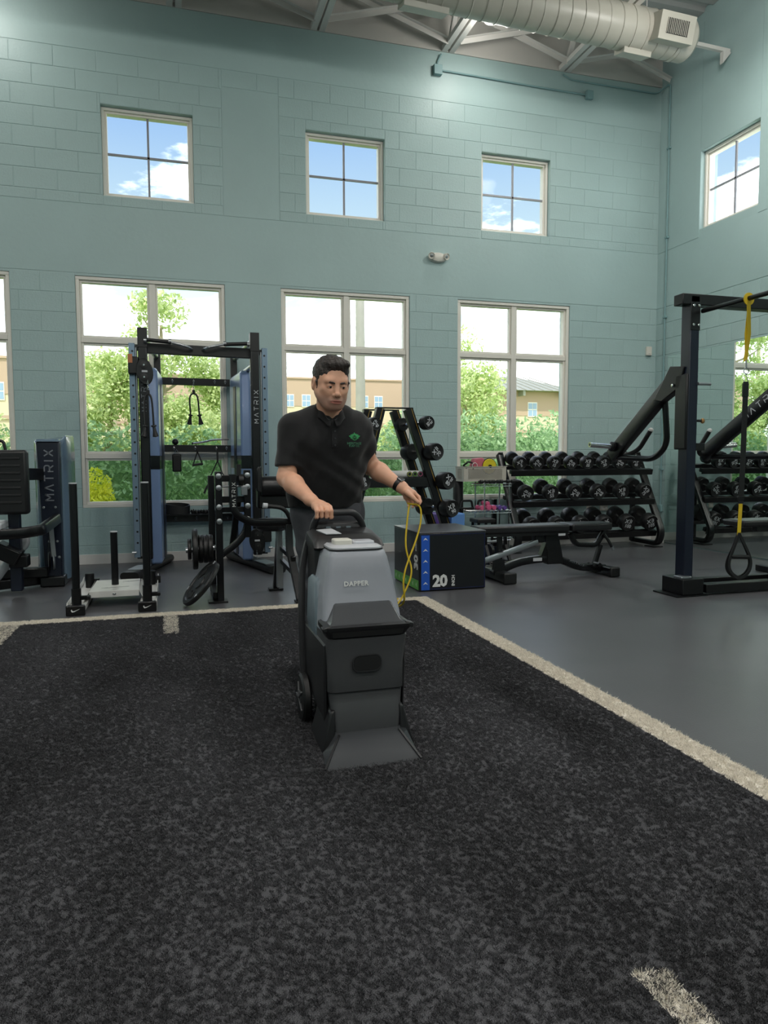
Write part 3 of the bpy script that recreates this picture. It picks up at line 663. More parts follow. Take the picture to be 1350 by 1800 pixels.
# far buildings
M['cream'] = mat('cream_stucco', 'c4b498', .8); M['tan'] = mat('tan_stucco', 'a8917c', .8); M['rooft'] = mat('pale_metal_roof', '8f9084', .5); M['winb'] = mat('far_glass', '7e97ad', .2)
def building(loc, w, d, h, lab, wins, roof=None, rz=0, hip=False):
    t = thing('house', lab, 'building', loc, rz)
    obj('wall', MB().bb((-w / 2, 0, 0), (w / 2, d, h * .72)), 'cream', t, smooth=0)
    obj('upper_wall', MB().bb((-w / 2 - .04, -.04, h * .72), (w / 2 + .04, d, h)), 'tan', t, smooth=0)
    obj('string_course', MB().bb((-w / 2 - .1, -.12, h * .52), (w / 2 + .1, 0, h * .55)), 'tan', t)
    if hip:
        o = .9; mb = MB(); mb.add([(-w / 2 - o, -o, h), (w / 2 + o, -o, h), (w / 2 + o, d + o, h), (-w / 2 - o, d + o, h), (-w / 2 + 2, d / 2, h + 1.3), (w / 2 - 2, d / 2, h + 1.3)], [(0, 1, 5, 4), (1, 2, 5), (2, 3, 4, 5), (3, 0, 4), (3, 2, 1, 0)])
        rf = obj('roof', mb, 'rooft', t, smooth=0)
        sb = MB()
        for k in range(int(w / .6)): x = -w / 2 + .3 + k * .6; sb.beam((x, -o, h + .02), (x * .8, d / 2 - .1, h + 1.28), .04, .05)
        obj('standing_seams', sb, 'rooft', rf, smooth=0)
        for x in (-w / 2 + .5, 0, w / 2 - .5): obj('bracket', MB().bb((x - .08, -.7, h - .3), (x + .08, 0, h)), 'rooft', t)
    else: obj('parapet_cap', MB().bb((-w / 2 - .15, -.15, h), (w / 2 + .15, d, h + .12)), 'tan', t)
    for (x, z) in wins:
        f = obj('window', MB().bb((x - .32, -.06, z - .45), (x + .32, .02, z + .45)), 'white', t, smooth=0)
        for sx in (-.15, .15):
            for sz in (-.21, .21): obj('pane', MB().bb((x + sx - .13, -.075, z + sz - .18), (x + sx + .13, -.055, z + sz + .18)), 'winb', f, smooth=0)
    return t
building((6.5, 52, -.12), 21, 8, 6.9, 'long cream two-storey building far behind the man', [(1.9, 5.35), (3.1, 5.35), (7.4, 5.35), (8.5, 5.35), (-3, 5.35)])
building((20.9, 41, -.12), 6.6, 7, 5.3, 'far cream house with pale metal hipped roof', [(-1.9, 4.2), (.9, 4.2)], hip=True)
building((-14, 40, -.12), 22, 8, 6.2, 'far cream building beyond the left edge window', [(3, 4.6), (6, 4.6), (9, 4.6)])
# utility pole with wires, seen in the mirror
t = thing('utility_pole', 'wooden utility pole with wires far outside, seen in the mirror', 'pole', (-20, 34, -.12))
obj('shaft', MB().cyl((0, 0, 0), (0, 0, 9), .14, .10, 10), 'bark', t); obj('crossarm', MB().box((0, 0, 8.3), (2.2, .12, .14)), 'bark', t)
for k, z in enumerate((8.5, 8.5, 7.4, 6.6)):
    x = (-1, 1, 0, 0)[k]; obj('wire', MB().tube([(x - 12, -3, z + .4), (x - 6, -1.5, z), (x, 0, z - .1), (x + 6, 1, z), (x + 9, 2, z + .2)], .018, 4), 'black', t)
# ================================================================== GYM EQUIPMENT, RIGHT HALF
Z0 = .0015
ORD = ['first', 'second', 'third', 'fourth', 'fifth', 'sixth', 'seventh', 'eighth']
def dumbbell_proto(R, ln, hw, num, lab):
    """axis along local Y, centre at the origin"""
    t = thing('dumbbell', lab, 'dumbbell')
    for s in (-1, 1):
        a = s * (ln / 2 - hw); hd = obj('head', MB().lathe([(R * .3, 0), (R * .93, 0), (R, .012), (R, hw - .014), (R * .92, hw), (R * .86, hw - .003), (.001, hw - .003)], (0, a, 0), (0, s, 0), 24), 'rubbergrey', t)
        if s < 0:
            y = -(ln / 2) + .0022; pm = MB()
            for p, q in (((-.55, .52), (-.1, .04)), ((-.1, .52), (-.55, .04)), ((.12, .6), (.12, -.02)), ((.3, .5), (.3, .1))):
                pm.beam((p[0] * R, y, p[1] * R), (q[0] * R, y, q[1] * R), .10 * R, .0015, up=(0, 1, 0))
            obj('logo_print', pm, 'print', hd, smooth=0)
            lettering('number_print', num, R * .62, 'print', hd, (0, y - .0006, -.33 * R), (1, 0, 0), (0, 0, 1), bold=.0012)
    obj('handle', MB().lathe([(.018, 0), (.015, .02), (.0175, (ln - 2 * hw) / 2), (.015, ln - 2 * hw - .02), (.018, ln - 2 * hw)], (0, -(ln / 2 - hw), 0), (0, 1, 0), 14), 'chrome', t)
    return t
def rack_group(): pass
# ---- three-tier dumbbell rack
rk = thing('dumbbell_rack', 'black three-tier steel rack full of round dumbbells against the window wall', 'rack', (4.84, 7.85, Z0))
for sx in (3.86, 5.80):
    p = fillet([(sx, 8.12, .05), (sx, 7.60, .05), (sx, 7.545, .20), (sx, 8.07, 1.15)], .12, 5)
    fr = obj('side_frame', MB().flat(p, .055, .085, up=(1, 0, 0), r=.012), 'black2', rk, world=True)
    obj('end_cap', MB().box((sx, 8.075, 1.155), (.06, .09, .02), rot=(-.5, 0, 0)), 'rubber', fr, bevel=.004, world=True)
    obj('foot_plate', MB().bb((sx - .07, 7.60, Z0), (sx + .07, 7.78, .012)), 'black', fr, bevel=.002, world=True)
    obj('rear_post', MB().beam((sx - .10, 8.0, .05), (sx - .10, 8.0, .62), .05, .05), 'black2', fr, world=True, bevel=.003)
TIERS = [(1.047, 7.72, 14.5, 3.969, .2253, 8, .080, .30, .085, 'top'), (.692, 7.66, 14.5, 4.024, .3238, 6, .093, .34, .10, 'middle'), (.306, 7.60, 18, 4.075, .3235, 6, .101, .36, .11, 'bottom')]
for (z, yf, tilt, x0, dx, n, R, ln, hw, tn) in TIERS:
    T = math.radians(tilt); ey = Vector((0, math.cos(T), math.sin(T))); ez = Vector((0, -math.sin(T), math.cos(T)))
    base = Vector((0, yf + .02, z)) - ez * (R + .012)
    sh = MB()
    xl, xr_ = 3.86, 5.80 
    for k in (hw * .5, ln - hw * .5 - .01):
        c = base + ey * (k - .03); sh.beam(Vector((xl, 0, 0)) + c - ez * .012, Vector((xr_, 0, 0)) + c - ez * .012, .05, .05, up=ez)
    tr = obj('shelf', sh, 'black2', rk, world=True, bevel=.004)
    c = base + ey * (-.02) - ez * .02; obj('front_rail', MB().beam(Vector((xl, 0, 0)) + c, Vector((xr_, 0, 0)) + c, .012, .07, up=ez), 'black', tr, world=True, bevel=.002)
    nums = {8: ['5', '10', '15', '20', '25', '30', '35', '40'], 6: ['50', '55', '60', '65', '70', '75'] if tn == 'middle' else ['80', '85', '90', '95', '100', '105']}[n]
    for i in range(n):
        for k in (hw * .5, ln - hw * .5):
            q = base + ey * (k - .01) + Vector((x0 + dx * i, 0, 0)); obj('saddle', MB().beam(q - ey * .03, q + ey * .03, R * 1.1, .010, up=ez), 'black', tr, world=True, bevel=.003)
        lab = '%s round black dumbbell from the window side on the %s tier of the long rack' % (ORD[i], tn)
        d = dumbbell_proto(R, ln, hw, nums[i], lab); tag(d, group='round dumbbells on the three-tier rack')
        d.location = Vector((x0 + dx * i, 0, 0)) + Vector((0, yf, z)) + ey * (ln / 2 - .0)
        d.rotation_euler = Euler((T, random.uniform(-1.2, 1.2), 0), 'YXZ'); d.rotation_mode = 'YXZ'
# ---- A-frame rack with heavier dumbbells
af = thing('dumbbell_tower', 'black A-frame dumbbell rack with thin yellow stripes behind the box', 'rack', (2.14, 6.75, Z0))
M['stripe'] = mat('yellow_stripe', 'c9a445', .5)
AF = [(Vector((0, 0, 0)), 'near'), (Vector((-.045, .30, 0)), 'far')]
for off, nm in AF:
    for (tx, bx, s) in ((1.925, 1.515, -1), (2.195, 2.735, 1)):
        P, Q = Vector((tx, 6.6, 1.585)) + off, Vector((bx, 6.6, .02)) + off
        lg = obj('leg', MB().beam(Q, P, .085, .075, up=(0, 1, 0)), 'black2', af, bevel=.006, world=True)
        for e_ in (.024,):
            o_ = Vector((e_ if s > 0 else e_ - .012, -.0395, 0)); obj('stripe', MB().beam(Q + o_, P + o_, .0030, .002, up=(0, 1, 0)), 'stripe', lg, smooth=0, world=True)
        obj('foot_pad', MB().box((bx + off.x, 6.6 + off.y, .012), (.14, .10, .02)), 'rubber', lg, bevel=.004, world=True)
    obj('top_plate', MB().beam(Vector((1.88, 6.6, 1.59)) + off, Vector((2.24, 6.6, 1.59)) + off, .075, .012), 'black2', af, world=True, bevel=.002)
    obj('crossbar', MB().beam(Vector((1.75, 6.6, .885)) + off, Vector((2.42, 6.6, .885)) + off, .06, .09), 'black2', af, world=True, bevel=.005)
for x in (1.56, 2.66): obj('side_rail', MB().beam((x, 6.6, .12), (x - .045, 6.9, .12), .05, .05), 'black2', af, world=True, bevel=.004)
ax = Vector((-.31, .95, 0)); heads = [(2.36, 1.448, .066, '50', 'top', 'right'), (2.44, 1.177, .083, '70', 'second', 'right'), (2.56, .90, .085, '80', 'third', 'right'), (2.60, .635, .086, '90', 'fourth', 'right'), (1.84, 1.433, .063, '45', 'top', 'left'), (1.78, 1.165, .074, '55', 'second', 'left'), (1.722, .896, .078, '60', 'third', 'left'), (1.60, .62, .085, '75', 'lowest', 'left'), (2.70, .30, .088, '95', 'lowest', 'right')]
for (x, z, R, num, lv, sd_) in heads:
    c = Vector((x, 6.43, z)) + ax * .26
    d = dumbbell_proto(R, .50, .12 if R > .07 else .09, num, '%s round dumbbell on the %s leg of the A-frame rack' % ({'top': 'topmost', 'second': 'second highest', 'third': 'third highest', 'fourth': 'fourth highest', 'lowest': 'lowest'}[lv], sd_)); tag(d, group='dumbbells on the A-frame rack')
    d.location = c; d.rotation_mode = 'YXZ'; d.rotation_euler = Euler((0, random.uniform(-.9, .9), math.atan2(-ax.x, ax.y)), 'YXZ')
    for dx_ in (.06, .17):
        q = c - ax * .25 + ax * dx_ * 1.6; 
        obj('cradle', MB().beam(q - ax * .025 + Vector((0, 0, -.028)), q + ax * .025 + Vector((0, 0, -.028)), .06, .012), 'black2', af, world=True, bevel=.002) if dx_ > .1 else None
# white roller lying on the crossbar, three coloured badges
M['foamwhite'] = mat('white_foam', 'c9c9c6', .6); M['green'] = mat('green_badge', '6f9a4a', .5); M['rose'] = mat('rose_badge', '9a4a6a', .5); M['lime'] = mat('olive_badge', '9aa04a', .5)
rl = thing('foam_roller', 'pale roller with three round coloured badges lying on the A-frame crossbar', 'roller', (2.08, 6.6, .965))
obj('roller_body', MB().lathe([(.028, -.24), (.034, -.235), (.034, .235), (.028, .24)], (0, 0, 0), (1, 0, 0), 18), 'foamwhite', rl)
for i, m_ in enumerate(('lime', 'green', 'rose')):
    b_ = obj('badge', MB().cyl((.12 + .055 * i, -.033, 0), (.12 + .055 * i, -.040, 0), .026, n=18), 'black', rl); obj('badge_ring', MB().tube(arc((.12 + .055 * i, -.041, 0), .019, 0, 2 * PI, 16)[:-1], .0035, 5, closed=True), m_, b_)

# ---- soft plyometric box
pb = thing('plyo_box', 'black soft plyometric box with blue and green arrow stripes', 'box', (2.283, 6.01, Z0), 0)
PW, PD, PH = .603, .70, .503
M['boxvinyl'] = mat('black_box_vinyl', '0d0f14', .28, bump=.35, bscale=5, bdist=.012, coat=.2); M['boxtop'] = mat('box_top_sheen', '55565b', .3, bump=.5, bscale=9, bdist=.01)  # top made paler grey so its colour carries the window sheen
obj('body', MB().box((0, 0, PH / 2 - .003), (PW, PD, PH - .01)), 'boxvinyl', pb, bevel=.012, seg=3)
obj('top_sheen_cover', MB().box((0, 0, PH - .008), (PW + .004, PD + .004, .012)), 'boxtop', pb, bevel=.005)
M['bluestrip'] = mat('blue_stripe_print', '1f55b8', .4); M['greenstrip'] = mat('green_stripe_print', '5fa84a', .4); M['thinblue'] = mat('blue_piping', '1b2a6a', .5)
yf = -PD / 2 - .001; xf = -PW / 2
st = obj('blue_stripe', MB().bb((xf + .018, yf - .001, .012), (xf + .092, yf + .001, PH - .03)), 'bluestrip', pb, smooth=0)
def chevron(mb, o, ux, uy, s, nrm):
    o, ux, uy = Vector(o), Vector(ux), Vector(uy)
    pts = [(-1, -.55), (0, .55), (1, -.55), (0, -.12)]; mb.prism([(x * s, y * s) for x, y in pts], o, ux, uy, Vector(nrm) * .001)
ch = MB()
for i in range(5): obj('chevron', (lambda m_: (chevron(m_, (xf + .055, yf - .001, .07 + .093 * i), (1, 0, 0), (0, 0, 1), .022, (0, -1, 0)), m_)[1])(MB()), 'whiteprint', st, smooth=0)
lettering('number_print', '20', .135, 'whiteprint', pb, (xf + .185, yf - .001, .082), (1, 0, 0), (0, 0, 1), bold=.0055, spacing=.95)
lettering('inch_print', 'INCH', .038, 'whiteprint', pb, (xf + .305, yf - .001, .083), (0, 0, 1), (-1, 0, 0), bold=.0012, spacing=1.0)
pp = MB()
for a, b in (((xf + .1, .018), (PW / 2 - .012, .018)), ((PW / 2 - .012, .018), (PW / 2 - .012, PH - .03)), ((xf + .012, PH - .027), (PW / 2 - .012, PH - .027))): pp.beam((a[0], yf - .0005, a[1]), (b[0], yf - .0005, b[1]), .002, .003, up=(0, 1, 0))
obj('piping', pp, 'thinblue', pb, smooth=0)
xs = -PW / 2 - .001
gs = obj('green_stripe', MB().bb((xs - .001, -PD / 2 + .02, .012), (xs + .001, PD / 2 - .02, .092)), 'greenstrip', pb, smooth=0)
for i in range(7):
    m_ = MB(); chevron(m_, (xs - .001, -PD / 2 + .07 + .094 * i, .052), (0, 0, -1), (0, 1, 0), .020, (-1, 0, 0)); obj('chevron', m_, 'whiteprint', gs, smooth=0)
lettering('number_print', '30', .13, 'whiteprint', pb, (xs - .001, -PD / 2 + .075, .24), (0, 0, 1), (0, 1, 0), bold=.005, spacing=.95)
lettering('inch_print', 'INCH', .032, 'whiteprint', pb, (xs - .001, -PD / 2 + .075, .375), (0, 0, 1), (0, 1, 0), bold=.001)

# ---- adjustable bench
bn = thing('adjustable_bench', 'black adjustable flat bench with a long back pad beside the box', 'bench', (3.4, 6.0, Z0))
def padbox(name, a, b, w0, w1, z0, z1, parent, m='pad', r=.02):
    """upholstered pad along x from a to b at y centre 6.0"""
    mb = MB().hexa([(a, 6 - w0, z0), (b, 6 - w1, z0), (b, 6 + w1, z0), (a, 6 + w0, z0), (a, 6 - w0, z1), (b, 6 - w1, z1), (b, 6 + w1, z1), (a, 6 + w0, z1)])
    return obj(name, mb, m, parent, bevel=r, seg=4, world=True)
bp_ = padbox('back_pad', 2.62, 3.52, .10, .14, .435, .505, bn); padbox('pad_board', 2.66, 3.50, .085, .12, .408, .437, bn, 'black', .003)
sp_ = padbox('seat_pad', 3.545, 3.99, .14, .11, .435, .507, bn); obj('maker_tag', MB().bb((3.40, 5.862, .405), (3.47, 5.866, .425)), 'print', bn, world=True, smooth=0)
fr = obj('main_beam', MB().flat(fillet([(2.80, 6, .06), (3.06, 6, .165), (3.34, 6, .185), (3.50, 6, .165), (3.68, 6, .085), (3.97, 6, .065)], .12, 5), .07, .07, r=.012), 'black2', bn, world=True)
obj('center_post', MB().loft([[(x + dx, 6 + sy * w, z) for sy, dx in ((-1, -h), (-1, h), (1, h), (1, -h))] for x, z, h, w in ((3.43, .13, .085, .045), (3.42, .25, .075, .04), (3.39, .405, .07, .035))]), 'black', bn, world=True, bevel=.006)
obj('gusset', MB().prism([(3.28, .21), (3.36, .40), (3.40, .40), (3.36, .21)], (0, 5.965, 0), (1, 0, 0), (0, 0, 1), (0, .07, 0)), 'black2', bn, world=True)
obj('rear_foot', MB().flat([(2.86, 5.76, .055), (2.86, 6.24, .055)], .11, .085, r=.02), 'black2', bn, world=True)
for y_ in (5.75, 6.25): obj('foot_cap', MB().box((2.86, y_, .055), (.125, .03, .10)), 'rubber', bn, world=True, bevel=.012)
obj('front_foot', MB().flat([(3.965, 5.82, .05), (3.965, 6.18, .05)], .09, .075, r=.015), 'black2', bn, world=True)
for y_ in (5.81, 6.19): obj('foot_cap', MB().box((3.965, y_, .05), (.10, .03, .09)), 'rubber', bn, world=True, bevel=.012)
obj('ladder_bar', MB().flat([(2.70, 5.97, .185), (3.24, 5.97, .345)], .05, .045, r=.006), 'steelgrey', bn, world=True)
obj('ladder_bracket', MB().prism([(2.80, .06), (2.92, .06), (2.90, .19), (2.82, .21)], (0, 5.95, 0), (1, 0, 0), (0, 0, 1), (0, .06, 0)), 'black', bn, world=True)
obj('hinge_block', MB().box((3.26, 5.985, .372), (.10, .07, .07)), 'black', bn, world=True, bevel=.008)
obj('rear_strut', MB().beam((2.89, 6.03, .10), (2.89, 6.03, .41), .04, .04), 'black', bn, world=True)
obj('seat_arm', MB().flat(fillet([(3.60, 6, .40), (3.66, 6, .30), (3.88, 6, .285), (3.97, 6, .42)], .05, 4), .045, .045, r=.008), 'black', bn, world=True)
obj('seat_link', MB().flat(fillet([(3.86, 6, .08), (3.90, 6, .20), (3.93, 6, .29)], .05, 4), .04, .045, r=.008), 'black', bn, world=True)
obj('adjust_handle', MB().tube(fillet([(3.94, 5.96, .39), (3.985, 5.95, .33), (4.03, 5.95, .25)], .03), .014, 10), 'black', bn, world=True); obj('handle_tip', MB().cyl((4.02, 5.95, .27), (4.035, 5.95, .24), .015, n=12), 'steelgrey', bn, world=True)
obj('pop_pin', MB().cyl((3.85, 5.97, .115), (3.85, 5.88, .115), .018, n=12).cyl((3.80, 5.93, .10), (3.90, 5.93, .10), .016, n=10), 'black', bn, world=True)
obj('data_plate', MB().bb((3.20, 5.9635, .165), (3.29, 5.966, .195)), 'print', bn, world=True, smooth=0)
wordmark(bn, Vector((3.66, 5.962, .128)) - Vector((3.4, 6.0, Z0)), (.93, 0, -.36), (.36, 0, .93), .022, m='printdim')

# ---- wire cart with basket etc.
wc = thing('wire_cart', 'chrome wire shelf cart holding small weights beside the dumbbell rack', 'cart', (3.6, 7.72, Z0))
for x in (3.45, 3.76):
    for y in (7.60, 7.86): obj('post', MB().cyl((x, y, .05), (x, y, .85), .009, n=10), 'chrome', wc, world=True); obj('caster', MB().cyl((x - .012, y, .025), (x + .012, y, .025), .024, n=14), 'rubber', wc, world=True)
def wireshelf(z, x0=3.26, x1=3.78):
    mb = MB()
    for i in range(14): y = 7.59 + i * .021; mb.cyl((x0, y, z), (x1, y, z), .0028, n=5)
    for x in (x0, (x0 + x1) / 2, x1): mb.cyl((x, 7.59, z - .006), (x, 7.87, z - .006), .004, n=6)
    for y in (7.59, 7.87): mb.cyl((x0, y, z - .03), (x1, y, z - .03), .004, n=6)
    for i in range(13):
        x = x0 + (x1 - x0) * i / 12; mb.cyl((x, 7.59, z), (x, 7.59, z - .03), .003, n=4)
    return mb
obj('wire_shelf', wireshelf(.515), 'chrome', wc, world=True, smooth=0); obj('wire_shelf', wireshelf(.822, 3.40), 'chrome', wc, world=True, smooth=0); obj('wire_shelf', wireshelf(.20, 3.40), 'chrome', wc, world=True, smooth=0)
t = thing('barbell_bar', 'short black knurled bar lying across the top wire shelf', 'bar', (3.61, 7.6, .846))
obj('shaft', MB().cyl((-.235, 0, 0), (.24, 0, 0), .012, n=10), 'rubber', t)
for i, x in enumerate((-.20, -.14, -.09, -.05, .01, .05, .13, .19)): obj('grip', MB().lathe([(.013, -.02), (.021, -.017), (.021, .017), (.013, .02)], (x, 0, 0), (1, 0, 0), 12), 'rubbergrey', t)
M['basket'] = mat('basket_plastic', 'bcb8ac', .5)
bk = thing('storage_basket', 'off-white perforated plastic basket on top of the wire cart', 'basket', (3.47, 7.75, .848))
def basket():
    mb = MB(); w, d, h = .262, .12, .165
    def wall(o, ux, L_, n):
        o, ux = Vector(o), Vector(ux); uz = Vector((0, 0, 1)); nn = ux.cross(uz) * .002; nx = int(L_ / .0125); nz_ = 11
        # solid rims and a lattice field
        for (a, b, c, e2) in ((0, L_, 0, .025), (0, L_, h - .022, h), (0, .05, .025, h - .022), (L_ - .05, L_, .025, h - .022)):
            mb.hexa([o + ux * a + uz * c - nn, o + ux * b + uz * c - nn, o + ux * b + uz * c + nn, o + ux * a + uz * c + nn, o + ux * a + uz * e2 - nn, o + ux * b + uz * e2 - nn, o + ux * b + uz * e2 + nn, o + ux * a + uz * e2 + nn])
        x = .05
        while x < L_ - .05: mb.beam(o + ux * x + uz * .02, o + ux * x + uz * (h - .02), .006, .003, up=nn); x += .0125
        z = .025
        while z < h - .022: mb.beam(o + ux * .05 + uz * z, o + ux * (L_ - .05) + uz * z, .003, .006, up=uz); z += .0125
    wall((-w, -d, 0), (1, 0, 0), 2 * w, 0); wall((-w, d, 0), (1, 0, 0), 2 * w, 0); wall((-w, -d, 0), (0, 1, 0), 2 * d, 0); wall((w, -d, 0), (0, 1, 0), 2 * d, 0)
    mb.bb((-w, -d, 0), (w, d, .004)); return mb
obj('basket_body', basket(), 'basket', bk, smooth=0); obj('rim', MB().flat([(-.266, -.124, .168), (.266, -.124, .168), (.266, .124, .168), (-.266, .124, .168)], .012, .006, closed=True), 'basket', bk)
obj('handle_slot', MB().box((-.15, -.1225, .145), (.012, .002, .010)).box((-.235, -.1225, .15), (.009, .002, .009)), 'rubber', bk)
M['pinkv'] = mat('pink_vinyl', 'b95d6c', .5); M['yel'] = mat('yellow_disc', 'd9c72a', .5); M['purple'] = mat('purple_vinyl', '5b3f8e', .5); M['pinkd'] = mat('pink_vinyl_dumbbell', 'c9567e', .4)
t = thing('pink_pad', 'folded pink pad sticking out of the basket', 'pad', (3.41, 7.72, 1.02)); obj('folded_mat', MB().prism([(-.09, -.04), (-.05, .09), (.05, .10), (.10, .03), (.09, -.04)], (0, -.06, 0), (1, 0, 0), (0, 0, 1), (0, .12, 0)), 'pinkv', t, bevel=.015, seg=3)
t = thing('yellow_wheel', 'yellow exercise wheel leaning in the basket', 'wheel', (3.535, 7.665, 1.02)); obj('wheel_disc', MB().lathe([(.02, -.012), (.082, -.012), (.086, 0), (.082, .012), (.02, .012)], (0, 0, 0), (0, 1, .1), 28), 'yel', t); obj('tread', MB().tube(arc((0, 0, 0), .087, 0, 2 * PI, 28)[:-1], .007, 6, closed=True), 'rubber', t); obj('hub', MB().cyl((0, -.04, 0), (0, .04, .005), .018, n=14), 'rubber', t)
t = thing('looped_strap', 'black looped strap spilling over the basket rim', 'strap', (3.29, 7.68, 1.03)); obj('strap_loop', MB().flat([(.055 * math.cos(a) + .01 * math.sin(3 * a), .02 * math.sin(2 * a), .01 + .03 * math.sin(a)) for a in [2 * PI * i / 24 for i in range(24)]], .02, .006, closed=True), 'rubber', t); obj('ring', MB().tube(arc((.06, -.03, .0), .03, 0, 2 * PI, 20)[:-1], .004, 6, closed=True), 'whiteprint', t)
def hexdb(loc, m, lab, r=.028, rz=.0):
    t = thing('hand_weight', lab, 'dumbbell', loc, rz, group='small vinyl hand weights on the wire shelf')
    for s in (-1, 1): obj('head', MB().lathe([(r * .4, 0), (r * .9, 0), (r, .008), (r, .038), (r * .85, .047), (.001, .047)], (0, s * .035, 0), (0, s, 0), 8), m, t, smooth=0)
    obj('handle', MB().cyl((0, -.036, 0), (0, .036, 0), .012, n=10), m, t)
hexdb((3.50, 7.66, .548), 'pinkd', 'pink hand weight in front, nearest the cart post', .031); hexdb((3.566, 7.66, .546), 'pinkd', 'pink hand weight between another pink one and the purple pair', .030)
hexdb((3.425, 7.68, .545), 'pinkd', 'pink hand weight partly behind the cart post', .028); hexdb((3.515, 7.72, .592), 'pinkd', 'pink hand weight stacked on top of the others', .026)
hexdb((3.638, 7.66, .542), 'purple', 'purple hand weight next to the pink ones', .026); hexdb((3.70, 7.66, .542), 'purple', 'purple hand weight at the end of the shelf row', .026); hexdb((3.655, 7.76, .542), 'purple', 'purple hand weight behind the purple pair', .025)
for x, lb in ((3.32, 'black push-up handle on the open end of the wire shelf'), (3.53, 'black push-up handle behind the pink hand weights')):
    t = thing('push_up_handle', lb, 'handle', (x, 7.81, .519), group='push-up handles on the wire shelf')
    obj('base_bar', MB().box((0, 0, .012), (.17, .06, .022)), 'rubber', t, bevel=.006)
    obj('grip', MB().tube(fillet([(-.075, 0, .02), (-.06, 0, .10), (.06, 0, .10), (.075, 0, .02)], .025, 4), .013, 10), 'rubber', t)
t = thing('foam_roller', 'tall black foam roller standing on end between the racks', 'roller', (3.25, 7.9, Z0)); obj('roller_body', MB().lathe([(.056, .0), (.06, .01), (.06, .87), (.056, .88), (.02, .878)], (0, 0, 0), n=28), 'rubber', t); obj('core', MB().cyl((0, 0, .86), (0, 0, .881), .02, n=16), 'black', t)
M['lblue'] = mat('light_blue_foam', '5d8dcc', .5)
t = thing('foam_block', 'purple foam plyo block behind the black box', 'block', (2.83, 7.38, Z0)); obj('block_body', MB().bb((-.08, -.07, 0), (.07, .2, .515)), 'purple', t, bevel=.012); obj('seam', MB().bb((-.0815, -.0715, .25), (.0715, .2015, .254)), 'rubber', t)
t = thing('foam_block', 'light blue foam plyo block behind the black box', 'block', (3.0, 7.36, Z0)); obj('block_body', MB().bb((-.075, -.07, 0), (.08, .2, .515)), 'lblue', t, bevel=.012); obj('seam', MB().bb((-.0765, -.0715, .25), (.0815, .2015, .254)), 'purple', t)
t = thing('step_platform', 'small dark step platform behind the bench under the wire cart', 'step', (3.30, 7.32, Z0)); obj('deck', MB().box((0, 0, .43), (.22, .22, .045)), 'rubbergrey', t, bevel=.01)
for sx in (-.08, .08):
    for sy in (-.08, .08): obj('leg', MB().cyl((sx, sy, 0), (sx, sy, .41), .016, n=10), 'black', t)
# red-handled weights lying behind the bench
M['red'] = mat('red_grip', '8e2b26', .5)
t = thing('weight_trolley', 'low black rack with a red grip bar behind the bench', 'rack', (3.28, 6.95, Z0))
obj('red_bar', MB().cyl((-.16, 0, .325), (.13, 0, .33), .018, n=12), 'red', t); obj('cross_rod', MB().cyl((-.15, .12, .22), (.12, .12, .22), .014, n=10), 'steelgrey', t)
for sx in (-.13, .10): obj('side_leg', MB().flat([(sx, -.02, .33), (sx + .02, .0, .20), (sx + .03, -.10, .02), (sx + .03, .14, .02)], .03, .03), 'black', t)
obj('foot_bar', MB().cyl((-.10, -.10, .022), (.17, -.10, .022), .02, n=12).cyl((-.10, .14, .022), (.17, .14, .022), .02, n=12), 'black', t)
obj('disc', MB().lathe([(.01, -.02), (.07, -.018), (.07, .018), (.01, .02)], (-.06, .02, .14), (1, .3, 0), 20).lathe([(.01, -.02), (.06, -.018), (.06, .018), (.01, .02)], (.04, .03, .12), (1, .2, 0), 20), 'rubbergrey', t)

# ---- half rack with jammer arms
cg = thing('half_rack', 'large black half rack with jammer arms by the mirror', 'rack', (4.6, 5.0, Z0))
def upright(x, parent):
    p = obj('upright', MB().box((x, 4.94, 1.23), (.085, .11, 2.32)), 'navy', parent, bevel=.006, world=True)
    obj('notch_plate', MB().box((x + .028, 5.0, 1.25), (.012, .012, 2.0)), 'black', p, world=True)
    for k in range(24):
        z = .28 + k * .075
        if 1.05 < z < 1.60: continue
        obj('notch', MB().prism([(0, 0), (.035, 0), (.035, .03), (.02, .045), (0, .045)], (x + .0425, 4.985, z), (1, 0, 0), (0, 0, 1), (0, .02, 0)), 'black', p, world=True, smooth=0)
    pl = obj('joint_plate', MB().box((x + .0, 4.883, 2.23), (.088, .006, .22)), 'black', p, world=True, bevel=.002)
    for dx in (-.02, .028):
        for z in (2.31, 2.16): obj('bolt', MB().lathe([(.012, 0), (.012, .006), (.006, .009), (.001, .009)], (x + dx, 4.88, z), (0, -1, 0), 6), 'chrome', pl, world=True)
    b = obj('base_shoe', MB().box((x, 4.95, .075), (.20, .26, .13)), 'black', p, world=True, bevel=.006)
    obj('floor_plate', MB().box((x - .02, 4.95, .006), (.30, .30, .010)), 'black', b, world=True); obj('clamp', MB().box((x - .05, 4.89, .15), (.10, .10, .02)), 'steelgrey', b, world=True, bevel=.004)
    return p
UX = (4.02, 5.14)
for x in UX: upright(x, cg)
obj('top_beam', MB().beam((3.90, 4.94, 2.36), (5.26, 4.94, 2.36), .11, .085), 'black', cg, bevel=.006, world=True)
obj('base_rail', MB().beam((4.05, 5.08, .06), (5.2, 5.08, .06), .07, .075), 'black', cg, bevel=.005, world=True); obj('base_rail', MB().beam((4.14, 4.86, .055), (5.2, 4.86, .055), .10, .07), 'black', cg, bevel=.005, world=True)
for x in (4.09, 5.12):
    obj('pull_up_bar', MB().cyl((x + .01, 4.90, 2.275), (x + .01, 3.35, 2.275), .018, n=14), 'black2', cg, world=True)
